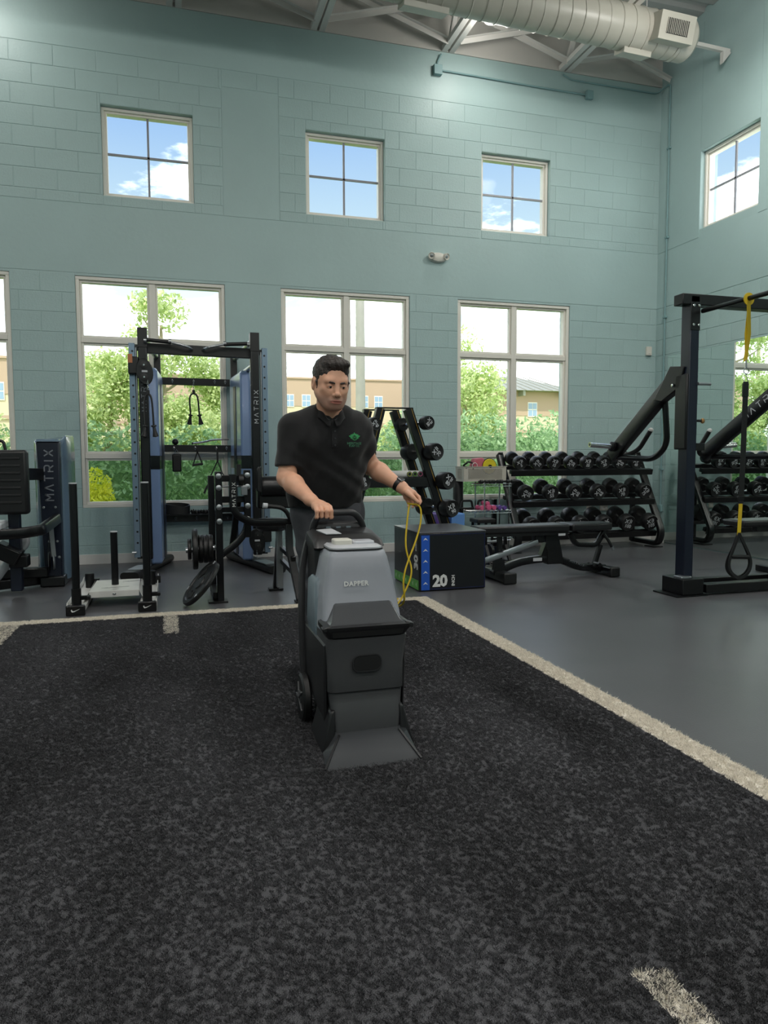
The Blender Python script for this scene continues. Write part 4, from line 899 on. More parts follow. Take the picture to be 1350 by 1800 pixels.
for x in UX:
    obj('front_upright', MB().box((x, 3.32, 1.23), (.085, .085, 2.32)), 'navy', cg, bevel=.006, world=True) if x > 5 else None
obj('outer_post', MB().box((5.12, 3.32, .03), (.2, .2, .055)), 'black', cg, world=True, bevel=.005)
obj('front_beam', MB().beam((4.02, 3.32, 2.36), (5.26, 3.32, 2.36), .085, .085), 'black', cg, bevel=.006, world=True)
def jammer(x, s):
    """s = outer side (-1 left, +1 right)"""
    c = obj('carriage', MB().box((x + s * .005, 4.96, 1.48), (.11, .14, .60)), 'black', cg, bevel=.01, world=True)
    obj('pull_pin', MB().cyl((x + .06, 4.93, 1.41), (x + .12, 4.93, 1.41), .010, n=10), 'black', c, world=True); obj('pin_knob', MB().ell((x + .135, 4.93, 1.41), (.018, .018, .022), 12, 8), M['brassy'], c, world=True)
    obj('roller_block', MB().box((x + .085, 4.93, 1.20), (.12, .05, .06)), 'black', c, world=True, bevel=.004)
    obj('hook_bar', MB().cyl((x + .03, 4.87, 1.70), (x + .15, 4.87, 1.70), .013, n=10), 'steelgrey', c, world=True)
    hb = obj('pivot_bracket', MB().prism([(4.93, 1.84), (5.10, 1.86), (5.30, 1.60), (5.20, 1.58), (4.98, 1.68)], (x - .04 + s * .02, 0, 0), (0, 1, 0), (0, 0, 1), (.07, 0, 0)), 'black', c, world=True, bevel=.006)
    ax_ = x + s * .02
    a = obj('jammer_arm', MB().flat([(ax_ + .01, 5.05, 1.79), (ax_ - (.14 if s > 0 else 0), 5.94, 1.13)], .07, .13, r=.008), 'black2', c, bevel=0, world=True)
    for z_, y_ in ((1.70, 5.05),): obj('bolt', MB().lathe([(.014, 0), (.014, .008), (.001, .01)], (ax_ - .045, y_, z_), (-1, 0, 0), 6), 'chrome', c, world=True)
    ax_ -= .12 if s > 0 else 0
    # loop below the arm
    obj('support_tube', MB().tube(fillet([(ax_ + .04, 5.26, 1.66), (ax_ + .08, 5.26, 1.22), (ax_ + .07, 5.42, 1.10), (ax_ + .01, 5.90, 1.12)] if s < 0 else [(ax_ + .20, 5.08, 1.66), (ax_ + .20, 5.08, 1.24), (ax_ + .16, 5.24, 1.12), (ax_ + .02, 5.90, 1.12)], .14, 6), .026, 12), 'black2', c, world=True)
    obj('grip', MB().tube(fillet([(ax_ - s * .03, 5.90, 1.14), (ax_ - s * .12, 5.86, 1.14), (ax_ - s * .19, 5.80, 1.19), (ax_ - s * (.25 if s < 0 else .14), 5.72, 1.36)], .06, 6), .021, 12), 'rubber', c, world=True)
    obj('grip_cap', MB().ell((ax_ - s * (.252 if s < 0 else .138), 5.718, 1.366), (.024, .024, .022), 12, 8), 'whiteprint', c, world=True)
    px = ax_ + s * .035
    obj('peg_collar', MB().lathe([(.03, 0), (.045, .01), (.045, .035), (.028, .045)], (px, 5.86, 1.245 - .03), (s, 0, .08), 18), 'black', c, world=True)
    pg = obj('weight_peg', MB().cyl((px + s * .03, 5.86, 1.218), (px + s * .26, 5.86, 1.235), .0245, n=20), 'chrome', c, world=True)
    obj('peg_end', MB().cyl((px + s * .255, 5.86, 1.2348), (px + s * .262, 5.86, 1.2355), .012, n=12), M['brassy'] if s > 0 else 'black', pg, world=True)
    return a
M['brassy'] = mat('brass_knob', 'b08a5a', .35, metal=.6)
jammer(UX[0], -1); jammer(UX[1], 1)
dA = Vector((0, .89, -.66)).normalized()
# wordmark on the outer arm faces (both sides of the right arm, facing the camera side)
for x_ in (5.088,):
    wordmark(cg, Vector((x_, 5.30, 1.60)) - Vector((4.6, 5.0, Z0)), (.134, -.795, .59), (0, .595, .80), .058, m='print', gap=.6)
0 and wordmark(cg, Vector((UX[0] - .02 - .0365, 5.36, 1.56)) - Vector((4.6, 5.0, Z0)), (0, -.80, .595), (0, .595, .80), .045, m='printdim', gap=.6)
# suspension strap hanging from the pull-up bar
ss = thing('suspension_strap', 'black and yellow suspension trainer strap hanging from the pull-up bar', 'strap', (4.10, 4.42, 2.27))
obj('anchor_loop', MB().flat([(.028 * math.cos(a), .0, .028 * math.sin(a)) for a in [2 * PI * i / 16 for i in range(16)]], .035, .008, closed=True, up=(0, 1, 0)), 'yellow', ss)
obj('anchor_strap', MB().flat([(0, 0, -.025), (.012, 0, -.25), (-.008, .006, -.45)], .032, .004, up=(0, 1, 0)).flat([(.012, .008, -.025), (-.008, .01, -.25), (-.002, .006, -.45)], .02, .003, up=(0, 1, 0)), 'yellow', ss)
obj('carabiner', MB().tube(arc((-.002, 0, -.52), .022, 0, 2 * PI, 16)[:-1], .004, 6, closed=True).cyl((-.003, .004, -.44), (-.002, 0, -.50), .006, n=6), 'steelgrey', ss)
obj('equalizer', MB().tube([(-.002, 0, -.54), (-.022, 0, -.60), (.018, 0, -.60)], .003, 5, closed=True), 'steelgrey', ss)
obj('main_strap', MB().flat([(-.002, 0, -.60), (-.006, 0, -1.20), (-.012, 0, -1.50)], .045, .006, up=(0, 1, 0)), 'rubber', ss)
obj('buckle', MB().box((-.004, 0, -.66), (.05, .014, .10)).box((-.012, 0, -1.46), (.05, .016, .03)), 'black', ss, bevel=.003)
obj('lower_strap', MB().flat([(-.012, 0, -1.48), (-.016, 0, -1.60), (-.02, 0, -1.75)], .032, .004, up=(0, 1, 0)), 'yellow', ss)
for k in (-1, 1):
    pth = smoothpath([(-.02, .006 * k, -1.72), (-.07, .006 * k, -1.84), (-.115, .012 * k, -1.93), (-.105, .016 * k, -2.01), (-.01, .016 * k, -2.07), (.08, .012 * k, -2.02), (.10, .006 * k, -1.93), (.04, .004 * k, -1.82), (-.02, 0, -1.72)], 3)
    obj('handle_loop', MB().flat(pth, .022, .005, up=(0, 1, 0)), 'rubber', ss)
obj('foam_grip', MB().cyl((-.09, 0, -1.895), (.07, 0, -1.905), .017, n=16), 'rubber', ss)
# flat bench inside the rack, its pad end showing
b2 = thing('flat_bench', 'flat bench inside the half rack with only its pale pad end showing', 'bench', (5.6, 5.55, Z0))
obj('pad', MB().box((0, 0, .50), (1.1, .28, .06)), 'pad', b2, bevel=.02, seg=4)
for x in (-.05, .42): obj('leg', MB().box((x, 0, .235), (.06, .06, .47)), 'black', b2, bevel=.004); obj('foot', MB().box((x, 0, .03), (.07, .40, .06)), 'black', b2, bevel=.006)
obj('spine', MB().box((.15, 0, .44), (.9, .06, .06)), 'black', b2, bevel=.004)
# ================================================================== GYM EQUIPMENT, LEFT HALF
M['bluegrey'] = mat('rail_reflection', '7f93a6', .28, metal=.6)  # chrome rail: its blue-grey reflection is put into the base colour
M['band'] = mat('smoked_band', '0b0d12', .15)
ft = thing('cable_machine', 'tall dual cable machine with blue shrouds in front of the window', 'machine', (.31, 7.6, Z0))
def tower(s):
    """s = -1 left tower, +1 right tower, mirrored about x = .31"""
    X = lambda d: .31 + s * d
    col = obj('column', MB().box((X(.515), 7.2, 1.24), (.085, .10, 2.14)), 'black2', ft, bevel=.012, world=True)
    obj('column_head', MB().box((X(.515), 7.2, 2.24), (.088, .105, .18)), 'black', col, bevel=.003, world=True)
    rail = obj('guide_rail', MB().box((X(.612), 7.2, 1.19), (.055, .05, 2.0)), 'bluegrey', ft, bevel=.004, world=True)
    for k in range(18): obj('pin_hole', MB().cyl((X(.607), 7.176, .33 + k * .105), (X(.607), 7.1735, .33 + k * .105), .010, n=10), 'black', rail, world=True)  # dark discs on the rail face, coloured like the shade in its holes
    for z in (.20, 2.15): obj('rail_bracket', MB().box((X(.565), 7.21, z), (.10, .04, .05)), 'black', rail, world=True, bevel=.004)
    obj('rail_pin', MB().cyl((X(.62), 7.17, .24), (X(.66), 7.17, .24), .012, n=10), 'steelgrey', rail, world=True)
    obj('guide_rod', MB().cyl((X(.575), 7.19, .2), (X(.575), 7.19, 2.15), .011, n=10), 'steelgrey', ft, world=True)
    # shroud: lofted quad with softened top
    q = [(X(.39), 7.38), (X(.49), 7.36), (X(.52), 7.95), (X(.49), 8.12), (X(.345), 8.10)]
    def rg(z, k): c = Vector((sum(a for a, b in q) / 5, sum(b for a, b in q) / 5, 0)); return [Vector((c.x + (a - c.x) * k, c.y + (b - c.y) * k, z)) for a, b in q]
    rings = [rg(.09, .97), rg(.12, 1), rg(1.88, 1), rg(1.97, .93), rg(2.0, .80)]
    if s < 0: rings = [r[::-1] for r in rings]
    sh = obj('shroud', MB().loft(rings), 'blue', ft, bevel=.02, seg=3, world=True)
    obj('window_band', MB().loft([[Vector((X(.31 + .0) if False else p.x + (p.x - X(.44)) * .012, p.y + (p.y - 7.75) * .008, z)) for p in rg(0, 1.004)] for z in (1.02, 1.15)]), 'band', sh, world=True)
    obj('groove', MB().loft([[(X(.372) + s * d, 7.70 + e, z) for d, e in ((-.006, -.03), (.01, -.03), (.01, .03), (-.022, .03))] for z in (.12, 1.86)]), 'navy', sh, world=True)
    post = obj('rear_post', MB().box((X(.40), 8.17, 1.18), (.07, .07, 2.2)), 'black', ft, bevel=.006, world=True)
    for z0, z1 in ((2.26, 2.20), (2.02, 1.98)): obj('upper_arm', MB().cyl((X(.50), 7.24, z0), (X(.41), 8.15, z1), .028, n=14), 'steelgrey', ft, world=True)
    bs = obj('base_foot', MB().flat([(X(.68), 6.97, .045), (X(.36), 8.20, .045)], .17, .075, r=.03), 'rubbergrey', ft, world=True)
    obj('base_plate', MB().flat([(X(.64), 7.10, .086), (X(.56), 7.40, .086)], .13, .006), 'steelgrey', bs, world=True)
    return col
cl = tower(-1); cr_ = tower(1)
wordmark(ft, Vector((.31 - .515, 7.148, 1.72)) - Vector((.31, 7.6, Z0)), (0, 0, 1), (-1, 0, 0), .042, m='printdim', gap=.6)
wordmark(ft, Vector((.31 + .52, 7.148, 1.62)) - Vector((.31, 7.6, Z0)), (0, 0, 1), (-1, 0, 0), .042, m='print', gap=.6)
tb = obj('top_bar', MB().beam((-.20, 7.25, 2.155), (.80, 7.25, 2.14), .06, .095), 'black', ft, bevel=.005, world=True)
for s in (-1, 1):
    X = lambda d: .29 + s * d
    obj('pull_up_grip', MB().cyl((X(.46), 7.12, 2.215), (X(.24), 7.12, 2.20), .018, n=12), 'rubber', tb, world=True)
    obj('grip_bar', MB().tube(fillet([(X(.48), 7.12, 2.215), (X(.24), 7.12, 2.20), (X(.10), 7.10, 2.165), (X(.05), 7.2, 2.155)], .03), .012, 10), 'steelgrey', tb, world=True)
    for d in (.25, .47): obj('grip_collar', MB().cyl((X(d - .012), 7.12, 2.208), (X(d + .012), 7.12, 2.208), .022, n=12), 'steelgrey', tb, world=True)
def hookbar(z, x1=.66):
    b = obj('accessory_bar', MB().beam((-.09, 8.13, z), (x1, 8.13, z - .005), .05, .075), 'black', ft, bevel=.004, world=True)
    for x in (-.05, .06, .28, .50, .61):
        if x > x1: continue
        obj('hook', MB().tube([(x, 8.103, z + .018), (x + .008, 8.098, z + .005), (x, 8.098, z - .02), (x - .008, 8.098, z + .005)], .0028, 5, closed=True), 'steelgrey', b, world=True)
    return b
hookbar(1.945); hookbar(1.232); hookbar(.478)
obj('rack_tray', MB().bb((-.09, 8.0, .518), (.66, 8.15, .526)), 'black', ft, world=True)
# pulley trolleys
def trolley(s, z, lab_small):
    X = lambda d: .31 + s * d
    tr = obj('pulley_trolley', MB().box((X(.60), 7.16, z + .03), (.09, .09, .16)), 'black', ft, bevel=.01, world=True)
    obj('pulley_guard', MB().loft([[(X(.50) + .075 * math.cos(a) - .01 * math.sin(a), y, z - .03 + .12 * math.sin(a)) for a in [2 * PI * i / 24 for i in range(24)]] for y in (7.08, 7.12)]), 'black2', tr, bevel=.006, world=True)
    for dz in (.03, -.08):
        obj('pulley_wheel', MB().lathe([(.012, 0), (.03, 0), (.034, .006), (.012, .008)], (X(.505), 7.078, z + dz), (0, -1, 0), 18), 'rubbergrey', tr, world=True); obj('axle_bolt', MB().cyl((X(.505), 7.08, z + dz), (X(.505), 7.065, z + dz), .008, n=8), 'chrome', tr, world=True)
    obj('caution_label', MB().bb((X(.50) - .025, 7.0785, z - .035), (X(.50) + .025, 7.0795, z - .018)), 'print', tr, world=True, smooth=0)
    return tr
trolley(-1, 1.95, ''); trolley(1, .35, '')
M['orange'] = mat('orange_sticker', 'b5714a', .5)
obj('instruction_label', MB().bb((-.335, 7.108, 2.0), (-.295, 7.11, 2.08)), 'orange', ft, world=True, smooth=0)
def chain(x, y, z0, n, parent, world=True):
    for i in range(n):
        z = z0 - .022 * i; ux = (1, 0, 0) if i % 2 else (0, 1, 0)
        obj('chain_link', MB().tube([Vector((x, y, z)) + Vector(ux) * (.006 * math.cos(a)) + Vector((0, 0, .013 * math.sin(a))) for a in [2 * PI * k / 8 for k in range(8)]], .0022, 5, closed=True), 'chrome', parent, world=world)
def ropehandle(name, lab, x, y, z, drop, wd, sc=1.0):
    t = thing(name, lab, 'cable attachment', (x, y, z)); chain(0, 0, 0, 4, t, False)
    obj('swivel', MB().box((0, 0, -.10), (.03, .02, .04)), 'black', t, bevel=.004)
    obj('rope', MB().tube(smoothpath([(-wd * .8, 0, -drop + .02), (-wd, 0, -drop * .5), (-wd * .7, 0, -.13), (0, 0, -.115), (wd * .7, 0, -.13), (wd, 0, -drop * .5), (wd * 1.2, 0, -drop + .02)], 2), .009, 7), 'rubber', t)
    for sx, a in ((-.8, -.3), (1.2, .3)):
        obj('rubber_end', MB().lathe([(.024, 0), (.026, .012), (.013, .016), (.016, .05), (.024, .085), (.028, .105), (.001, .112)], (sx * wd, 0, -drop + .02), (a * .5, 0, -1), 12), 'rubber', t)
    return t
ropehandle('tricep_rope', 'black tricep rope hanging from the left cable column pulley', -.165, 7.06, 1.83, .42, .035)
ropehandle('tricep_rope', 'black tricep rope hanging from the middle of the upper hook bar', .275, 8.06, 1.93, .36, .045)
t = thing('ankle_pad', 'black padded cuff hanging from the second hook bar', 'cable attachment', (.085, 8.07, 1.22)); obj('cuff', MB().box((0, 0, -.145), (.095, .03, .19)), 'rubber', t, bevel=.014, seg=3); obj('wire_bail', MB().tube([(-.03, 0, -.06), (0, 0, 0), (.03, 0, -.06)], .003, 6), 'steelgrey', t); obj('bottom_ring', MB().tube(arc((0, 0, -.245), .025, PI, 2 * PI, 10), .003, 6), 'steelgrey', t)
t = thing('rubber_ball', 'small black ball on top of the second hook bar', 'ball', (.075, 8.13, 1.30)); obj('ball', MB().ell((0, 0, .0), (.034, .034, .034), 18, 12), 'rubber', t); obj('stem', MB().cyl((0, 0, -.03), (0, 0, -.045), .012, n=10), 'black', t)
t = thing('single_handle', 'black stirrup handle hanging from the second hook bar', 'cable attachment', (.30, 8.06, 1.215)); obj('strap', MB().flat([(-.045, 0, -.155), (-.004, 0, -.03), (0, 0, -.01)], .014, .004, up=(0, 1, 0)).flat([(.045, 0, -.14), (.004, 0, -.03), (0, 0, -.01)], .014, .004, up=(0, 1, 0)), 'rubber', t); obj('grip', MB().cyl((-.055, 0, -.165), (.055, 0, -.15), .013, n=12), 'rubber', t)
t = thing('ab_strap', 'black webbing strap hanging at the right of the second hook bar', 'cable attachment', (.51, 8.06, 1.215)); obj('webbing', MB().flat([(0, 0, 0), (0, 0, -.12)], .02, .005, up=(0, 1, 0)).flat([(0, 0, -.12), (-.075, 0, -.28), (-.08, 0, -.34)], .014, .004, up=(0, 1, 0)).flat([(0, 0, -.12), (.05, 0, -.26), (.11, -.02, -.33)], .012, .004, up=(0, 1, 0)), 'rubber', t); obj('loose_end', MB().flat([(-.08, -.01, -.34), (-.13, -.02, -.42), (-.15, -.02, -.47)], .022, .004, up=(0, 1, 0)), 'rubber', t)
t = thing('lifting_belt', 'black lifting belt curled on the lowest bar of the cable machine', 'belt', (.08, 8.07, .528))
obj('belt_band', MB().loft([[(cx, cy, z) for cx, cy, z in ((.13 * math.cos(a) * k, .05 * math.sin(a) * k, (.0 if q in (0, 3) else .075 + .045 * abs(math.sin(a * .5 + .5))) + .002) for q, k in ((0, 1), (1, 1), (2, .94), (3, .94)))] for a in [2 * PI * i / 36 for i in range(36)]], closed=True, cap=False), 'rubber', t)
t = thing('coiled_rope', 'black braided rope lying coiled on the lowest bar', 'cable attachment', (.30, 8.07, .545)); obj('braid', MB().tube([(-.08 + .3 * i / 60 * .9, .02 * math.sin(i * .35), .012 * math.sin(i * 1.3)) for i in range(60)], .012, 6), 'rubber', t); obj('clip', MB().tube(arc((-.11, 0, 0), .02, 0, 2 * PI, 12)[:-1], .0035, 5, closed=True), 'steelgrey', t)
t = thing('lat_bar', 'thin chrome bar lying along the second hook bar', 'cable attachment', (.42, 8.12, 1.285)); obj('bar', MB().tube(smoothpath([(-.16, 0, 0), (-.05, 0, .012), (.05, 0, .04), (.22, 0, .045)], 2), .010, 8), 'chrome', t); obj('bar_end', MB().cyl((-.16, 0, 0), (-.175, 0, -.003), .013, n=10), 'rubber', t)
# low pulley chain hardware on the right tower
chain(.80, 7.04, .22, 4, ft)

# ---- plate-loaded machine in front of it
pm = thing('curl_machine', 'black plate-loaded curl machine with a thick elbow pad beside the man', 'machine', (.6, 5.85, Z0))
def post(x, y, z0, z1, w=.052, d=.06, m='black2', nm='upright'): return obj(nm, MB().box((x, y, (z0 + z1) / 2), (w, d, z1 - z0)), m, pm, bevel=.004, world=True)
p1 = post(.366, 5.75, .01, 1.02); p2 = post(.588, 5.78, .50, 1.03)
obj('floor_plate', MB().box((.345, 5.75, .008), (.15, .12, .012)), 'black', p1, world=True, bevel=.002)
post(.335, 6.20, .01, .98, nm='rear_upright'); obj('base_bar', MB().beam((.335, 5.78, .045), (.335, 6.2, .045), .05, .05), 'black', pm, world=True, bevel=.004)
for x, zs in ((.366, (.985, .895, .745, .635)), (.588, (.99, .90, .75, .645))):
    for z in zs: obj('pivot_bolt', MB().lathe([(.022, 0), (.022, .005), (.010, .009), (.001, .009)], (x, 5.718 if x < .5 else 5.748, z), (0, -1, 0), 14), 'steelgrey', pm, world=True)
for z, t_ in ((.965, .05), (.80, .05), (.72, .04)): obj('cross_member', MB().beam((.37, 5.80, z), (.60, 5.81, z), .04, t_), 'black', pm, world=True, bevel=.003)
obj('link_rod', MB().cyl((.37, 5.73, .905), (.60, 5.75, .905), .008, n=8), 'steelgrey', pm, world=True)
cur = fillet([(.468, 5.66, 1.0), (.468, 5.66, .70), (.60, 5.67, .622), (.95, 5.72, .615)], .16, 8)
obj('curved_arm', MB().flat(cur, .06, .055, up=(1, 0, 0), r=.008), 'black2', pm, world=True)
wordmark(pm, Vector((.472, 5.6285, .845)) - Vector((.6, 5.85, Z0)), (0, 0, 1), (-1, 0, 0), .026, m='whiteprint', gap=.5)
obj('lower_brace', MB().flat(fillet([(.37, 5.77, .36), (.50, 5.78, .45), (.58, 5.79, .55), (.588, 5.78, .66)], .08, 5), .05, .05, up=(0, 1, 0), r=.008), 'black2', pm, world=True)
obj('counter_lever', MB().flat([(.53, 5.9, .80), (.48, 5.95, .42)], .045, .06), 'black', pm, world=True)
g = obj('cam_block', MB().lathe([(.02, -.02), (.045, -.018), (.045, .018), (.02, .02)], (.535, 5.74, .955), (1, .1, 0), 18).box((.52, 5.74, 1.03), (.035, .05, .09)), 'rubbergrey', pm, world=True)
obj('latch', MB().box((.56, 5.74, .87), (.05, .05, .07)), 'steelgrey', pm, world=True, bevel=.004)
ep = obj('elbow_pad', MB().lathe([(.03, 0), (.075, .004), (.082, .02), (.082, .42), (.075, .436), (.03, .44)], (.70, 5.86, .895), (1, .05, 0), 24), 'pad', pm, world=True)
obj('pad_wing', MB().hexa([(.655, 5.76, .86), (.705, 5.76, .84), (.745, 5.98, .94), (.70, 5.98, .97), (.665, 5.76, 1.05), (.70, 5.76, 1.065), (.735, 5.98, 1.0), (.70, 5.98, 1.02)]), 'pad', pm, world=True, bevel=.015, seg=3)
obj('pad_body', MB().box((.86, 5.93, .80), (.36, .14, .17)), 'black', pm, world=True, bevel=.015)
obj('seat', MB().loft([[(.80 + .13 * math.cos(a) * k, 5.95 + .12 * math.sin(a) * k, z) for a in [2 * PI * i / 24 for i in range(24)]] for z, k in ((.53, .80), (.55, .98), (.60, 1.0), (.625, .95), (.63, .7))]), 'pad', pm, world=True)
obj('seat_post', MB().box((.86, 5.95, .29), (.05, .06, .47)), 'steelgrey', pm, world=True, bevel=.004)
obj('curl_handle', MB().tube(fillet([(.70, 5.62, .757), (.86, 5.63, .735), (.92, 5.66, .62)], .06, 5), .017, 10), 'rubber', pm, world=True); obj('handle_cap', MB().cyl((.69, 5.62, .758), (.725, 5.621, .754), .021, n=14), 'print', pm, world=True)
fr_ = obj('front_leg', MB().flat([(.90, 5.70, .60), (.905, 5.70, .40), (.955, 5.53, .02)], .055, .055, up=(0, 1, 0)), 'black2', pm, world=True, bevel=.004)
obj('foot_pad', MB().box((.965, 5.52, .012), (.10, .10, .018)), 'black', fr_, world=True, bevel=.003)
rl_ = obj('rear_leg', MB().flat([(.86, 5.96, .45), (.85, 6.12, .02)], .05, .05, up=(1, 0, 0)), 'black2', pm, world=True); obj('foot_pad', MB().box((.85, 6.13, .012), (.12, .09, .018)), 'black', rl_, world=True, bevel=.003)
for z0, z1 in ((.30, .22), (.40, .33)): obj('leg_brace', MB().beam((.86, 6.03, z0), (.925, 5.62, z1), .035, .035), 'black', pm, world=True, bevel=.003)
pgn = obj('plate_peg', MB().cyl((.36, 6.0, .40), (.115, 6.0, .385), .022, n=16), 'steelgrey', pm, world=True)
def plate(R, th, lab, label_txt='45'):
    """weight plate, axis along local X"""
    t = thing('weight_plate', lab, 'weight plate'); 
    t_ = obj('plate_disc', MB().lathe([(.026, -th * .5), (R * .28, -th * .5), (R * .30, -th * .22), (R * .80, -th * .22), (R * .84, -th * .5), (R * .97, -th * .5), (R, -th * .3), (R, th * .3), (R * .97, th * .5), (R * .84, th * .5), (R * .80, th * .22), (R * .30, th * .22), (R * .28, th * .5), (.026, th * .5)], (0, 0, 0), (1, 0, 0), 36), 'rubbergrey', t)
    return t
for i, (x, R, th, lb) in enumerate(((.145, .085, .028, 'small outermost weight plate on the curl machine peg'), (.188, .165, .040, 'largest weight plate on the curl machine peg'), (.232, .115, .034, 'third weight plate from the outside on the curl machine peg'), (.270, .115, .034, 'fourth weight plate from the outside on the curl machine peg'), (.308, .115, .034, 'innermost weight plate on the curl machine peg'))):
    p = plate(R, th, lb); p.location = (x, 6.0, .392 + Z0); tag(p, group='weight plates on the curl machine peg')
p = plate(.20, .035, 'black weight plate leaning on the curl machine leg'); nrm = Vector((-.764, -.122, .629)).normalized()
p.rotation_mode = 'QUATERNION'; p.rotation_quaternion = nrm.to_track_quat('X', 'Z'); p.location = (.215, 5.655, .171)
for k in range(3):
    a = 2 * PI * k / 3 + .5; ho = MB().loft([[(x, .115 * math.cos(a + t_) + 0, .115 * math.sin(a + t_)) for x, t_ in ((.0, 0),)] * 1] if False else [[(x, (.115 + r_ * .028) * math.cos(a + t_), (.115 + r_ * .028) * math.sin(a + t_)) for r_, t_ in ((-1, -.45), (1, -.45), (1.2, 0), (1, .45), (-1, .45), (-.8, 0))] for x in (-.0045, .0135)]); obj('grip_hole', ho, 'hole_shade', p)
    b = a + PI / 3; lettering('plate_print', '45', .035, 'print', p, (.0179, .182 * math.cos(b), .182 * math.sin(b)), (0, -math.sin(b), math.cos(b)), (0, math.cos(b), math.sin(b)), bold=.001)

# ---- push sled
sl = thing('push_sled', 'silver and black push sled with two tall push posts', 'sled', (-.43, 5.95, Z0))
for x, nm in ((-.665, -1), (-.175, 1)):
    sk = obj('skid', MB().prism([(5.55, .012), (6.62, .012), (6.70, .07), (6.62, .05), (5.55, .05)], (x - .055, 0, 0), (0, 1, 0), (0, 0, 1), (.11, 0, 0)), 'silver', sl, world=True, bevel=.003)
    obj('side_flange', MB().prism([(5.56, .0), (6.66, .0), (6.72, .10), (6.60, .085), (5.60, .085)], (x + nm * .062 - .003, 0, 0), (0, 1, 0), (0, 0, 1), (.006, 0, 0)), 'silver', sk, world=True)
    nc = obj('nose_cap', MB().prism([(-.065, 0.0), (.065, 0.0), (.065, .075), (-.065, .075)], (x, 5.53, .001), (1, 0, 0), (0, 0, 1), (0, .035, 0)), 'black2', sl, world=True, bevel=.008)
    sw = [(-.030, .002), (-.022, -.012), (-.008, -.010), (.032, .012), (-.006, -.002), (-.018, -.003), (-.024, .010)]
    obj('tick_logo', MB().prism([(a, b + .04) for a, b in sw], (x, 5.5285, 0), (1, 0, 0), (0, 0, 1), (0, .0012, 0)), 'whiteprint', nc, world=True, smooth=0)
    ps = obj('push_post', MB().cyl((x, 5.62, .05), (x, 5.64, .945), .0275, n=20), 'black2', sl, world=True); obj('post_cap', MB().cyl((x, 5.64, .943), (x, 5.64, .952), .029, n=20), 'print', ps, world=True)
    obj('socket', MB().lathe([(.034, 0), (.034, .14), (.029, .14)], (x, 5.62, .045), n=20), 'black', sl, world=True)
    obj('clamp_knob', MB().box((x + .05, 5.65, .11), (.06, .03, .03)).cyl((x + .08, 5.62, .11), (x + .08, 5.68, .11), .014, n=10), 'black', sl, world=True, bevel=.003)
    obj('rear_socket', MB().lathe([(.034, 0), (.036, .12), (.030, .125), (.001, .124)], (x + .01, 6.45, .045), n=20).box((x + .06, 6.46, .09), (.05, .03, .06)), 'black', sl, world=True)
dk = MB().hexa([(-.595, 5.68, .045), (-.235, 5.68, .045), (-.245, 6.32, .045), (-.585, 6.32, .045), (-.60, 5.68, .062), (-.23, 5.68, .062), (-.245, 6.32, .11), (-.585, 6.32, .11)])
dk = MB().hexa([(-.60, 5.80, .075), (-.24, 5.80, .075), (-.25, 6.33, .075), (-.59, 6.33, .075), (-.60, 5.80, .125), (-.24, 5.80, .125), (-.25, 6.33, .125), (-.59, 6.33, .125)])
d_ = obj('deck', dk, 'silver', sl, world=True, bevel=.004)
for s in (-1, 1):
    xo = -.42 + s * .18; obj('deck_side', MB().hexa([(xo, 5.80, .118), (xo + s * .05, 5.70, .03), (xo + s * .05, 6.35, .03), (xo, 6.33, .118), (xo, 5.80, .125), (xo + s * .055, 5.70, .035), (xo + s * .055, 6.35, .035), (xo, 6.33, .125)]), 'silver', d_, world=True)
for y, a in ((5.93, -.52), (6.20, -.38)): obj('deck_print', MB().prism([(a, y), (a + .04, y + .012), (a + .05, y + .004), (a + .20, y + .03), (a + .05, y - .004), (a + .02, y + .004)], (0, 0, .1255), (1, 0, 0), (0, 1, 0), (0, 0, .001)), 'rubber', d_, world=True, smooth=0)
obj('deck_bolt', MB().ell((-.42, 5.797, .10), (.014, .006, .010), 12, 8), 'chrome', d_, world=True)
cp = obj('plate_post', MB().cyl((-.43, 6.08, .12), (-.43, 6.08, .545), .027, n=20), 'black2', sl, world=True); obj('post_cap', MB().cyl((-.43, 6.08, .543), (-.43, 6.08, .551), .0285, n=20), 'print', cp, world=True)

# ---- selectorised pad machine at the left edge
sm_ = thing('pad_machine', 'black weight-stack machine with a ribbed back pad at the left edge', 'machine', (-1.2, 7.0, Z0))
M['shroudside'] = mat('grey_blue_shroud', '5f7485', .25, coat=.4)
obj('front_shroud', MB().hexa([(-1.06, 6.90, .02), (-.925, 6.90, .0), (-.92, 7.0, .0), (-1.06, 7.0, .0), (-1.10, 6.90, 1.27), (-.912, 6.90, 1.27), (-.91, 7.0, 1.28), (-1.10, 7.0, 1.28)]), 'navy', sm_, world=True, bevel=.01)
sr = [[(-1.11 + .0, 7.0, z * 1.275), (-.905, 7.0, z * 1.275), (-.875, 7.06, z * 1.34), (-.855, 7.45, z * 1.35), (-.87, 7.62, z * 1.22), (-1.08, 7.62, z * 1.22), (-1.14, 7.5, z * 1.3), (-1.14, 7.06, z * 1.3)] for z in (.03, .3, .9, .985, 1.0)]
for r_, k in ((sr[-1], .9),):
    c = Vector((-1.0, 7.3, 0)); sr[-1] = [(c.x + (a - c.x) * k, c.y + (b - c.y) * k, z) for a, b, z in r_]
obj('stack_shroud', MB().loft(sr), 'shroudside', sm_, world=True, bevel=.015, seg=3)
obj('top_cap', MB().hexa([(-1.105, 6.885, 1.272), (-.905, 6.885, 1.272), (-.905, 7.02, 1.285), (-1.105, 7.02, 1.285), (-1.09, 6.90, 1.295), (-.92, 6.90, 1.295), (-.92, 7.02, 1.30), (-1.09, 7.02, 1.30)]), 'shroudside', sm_, world=True, bevel=.004)
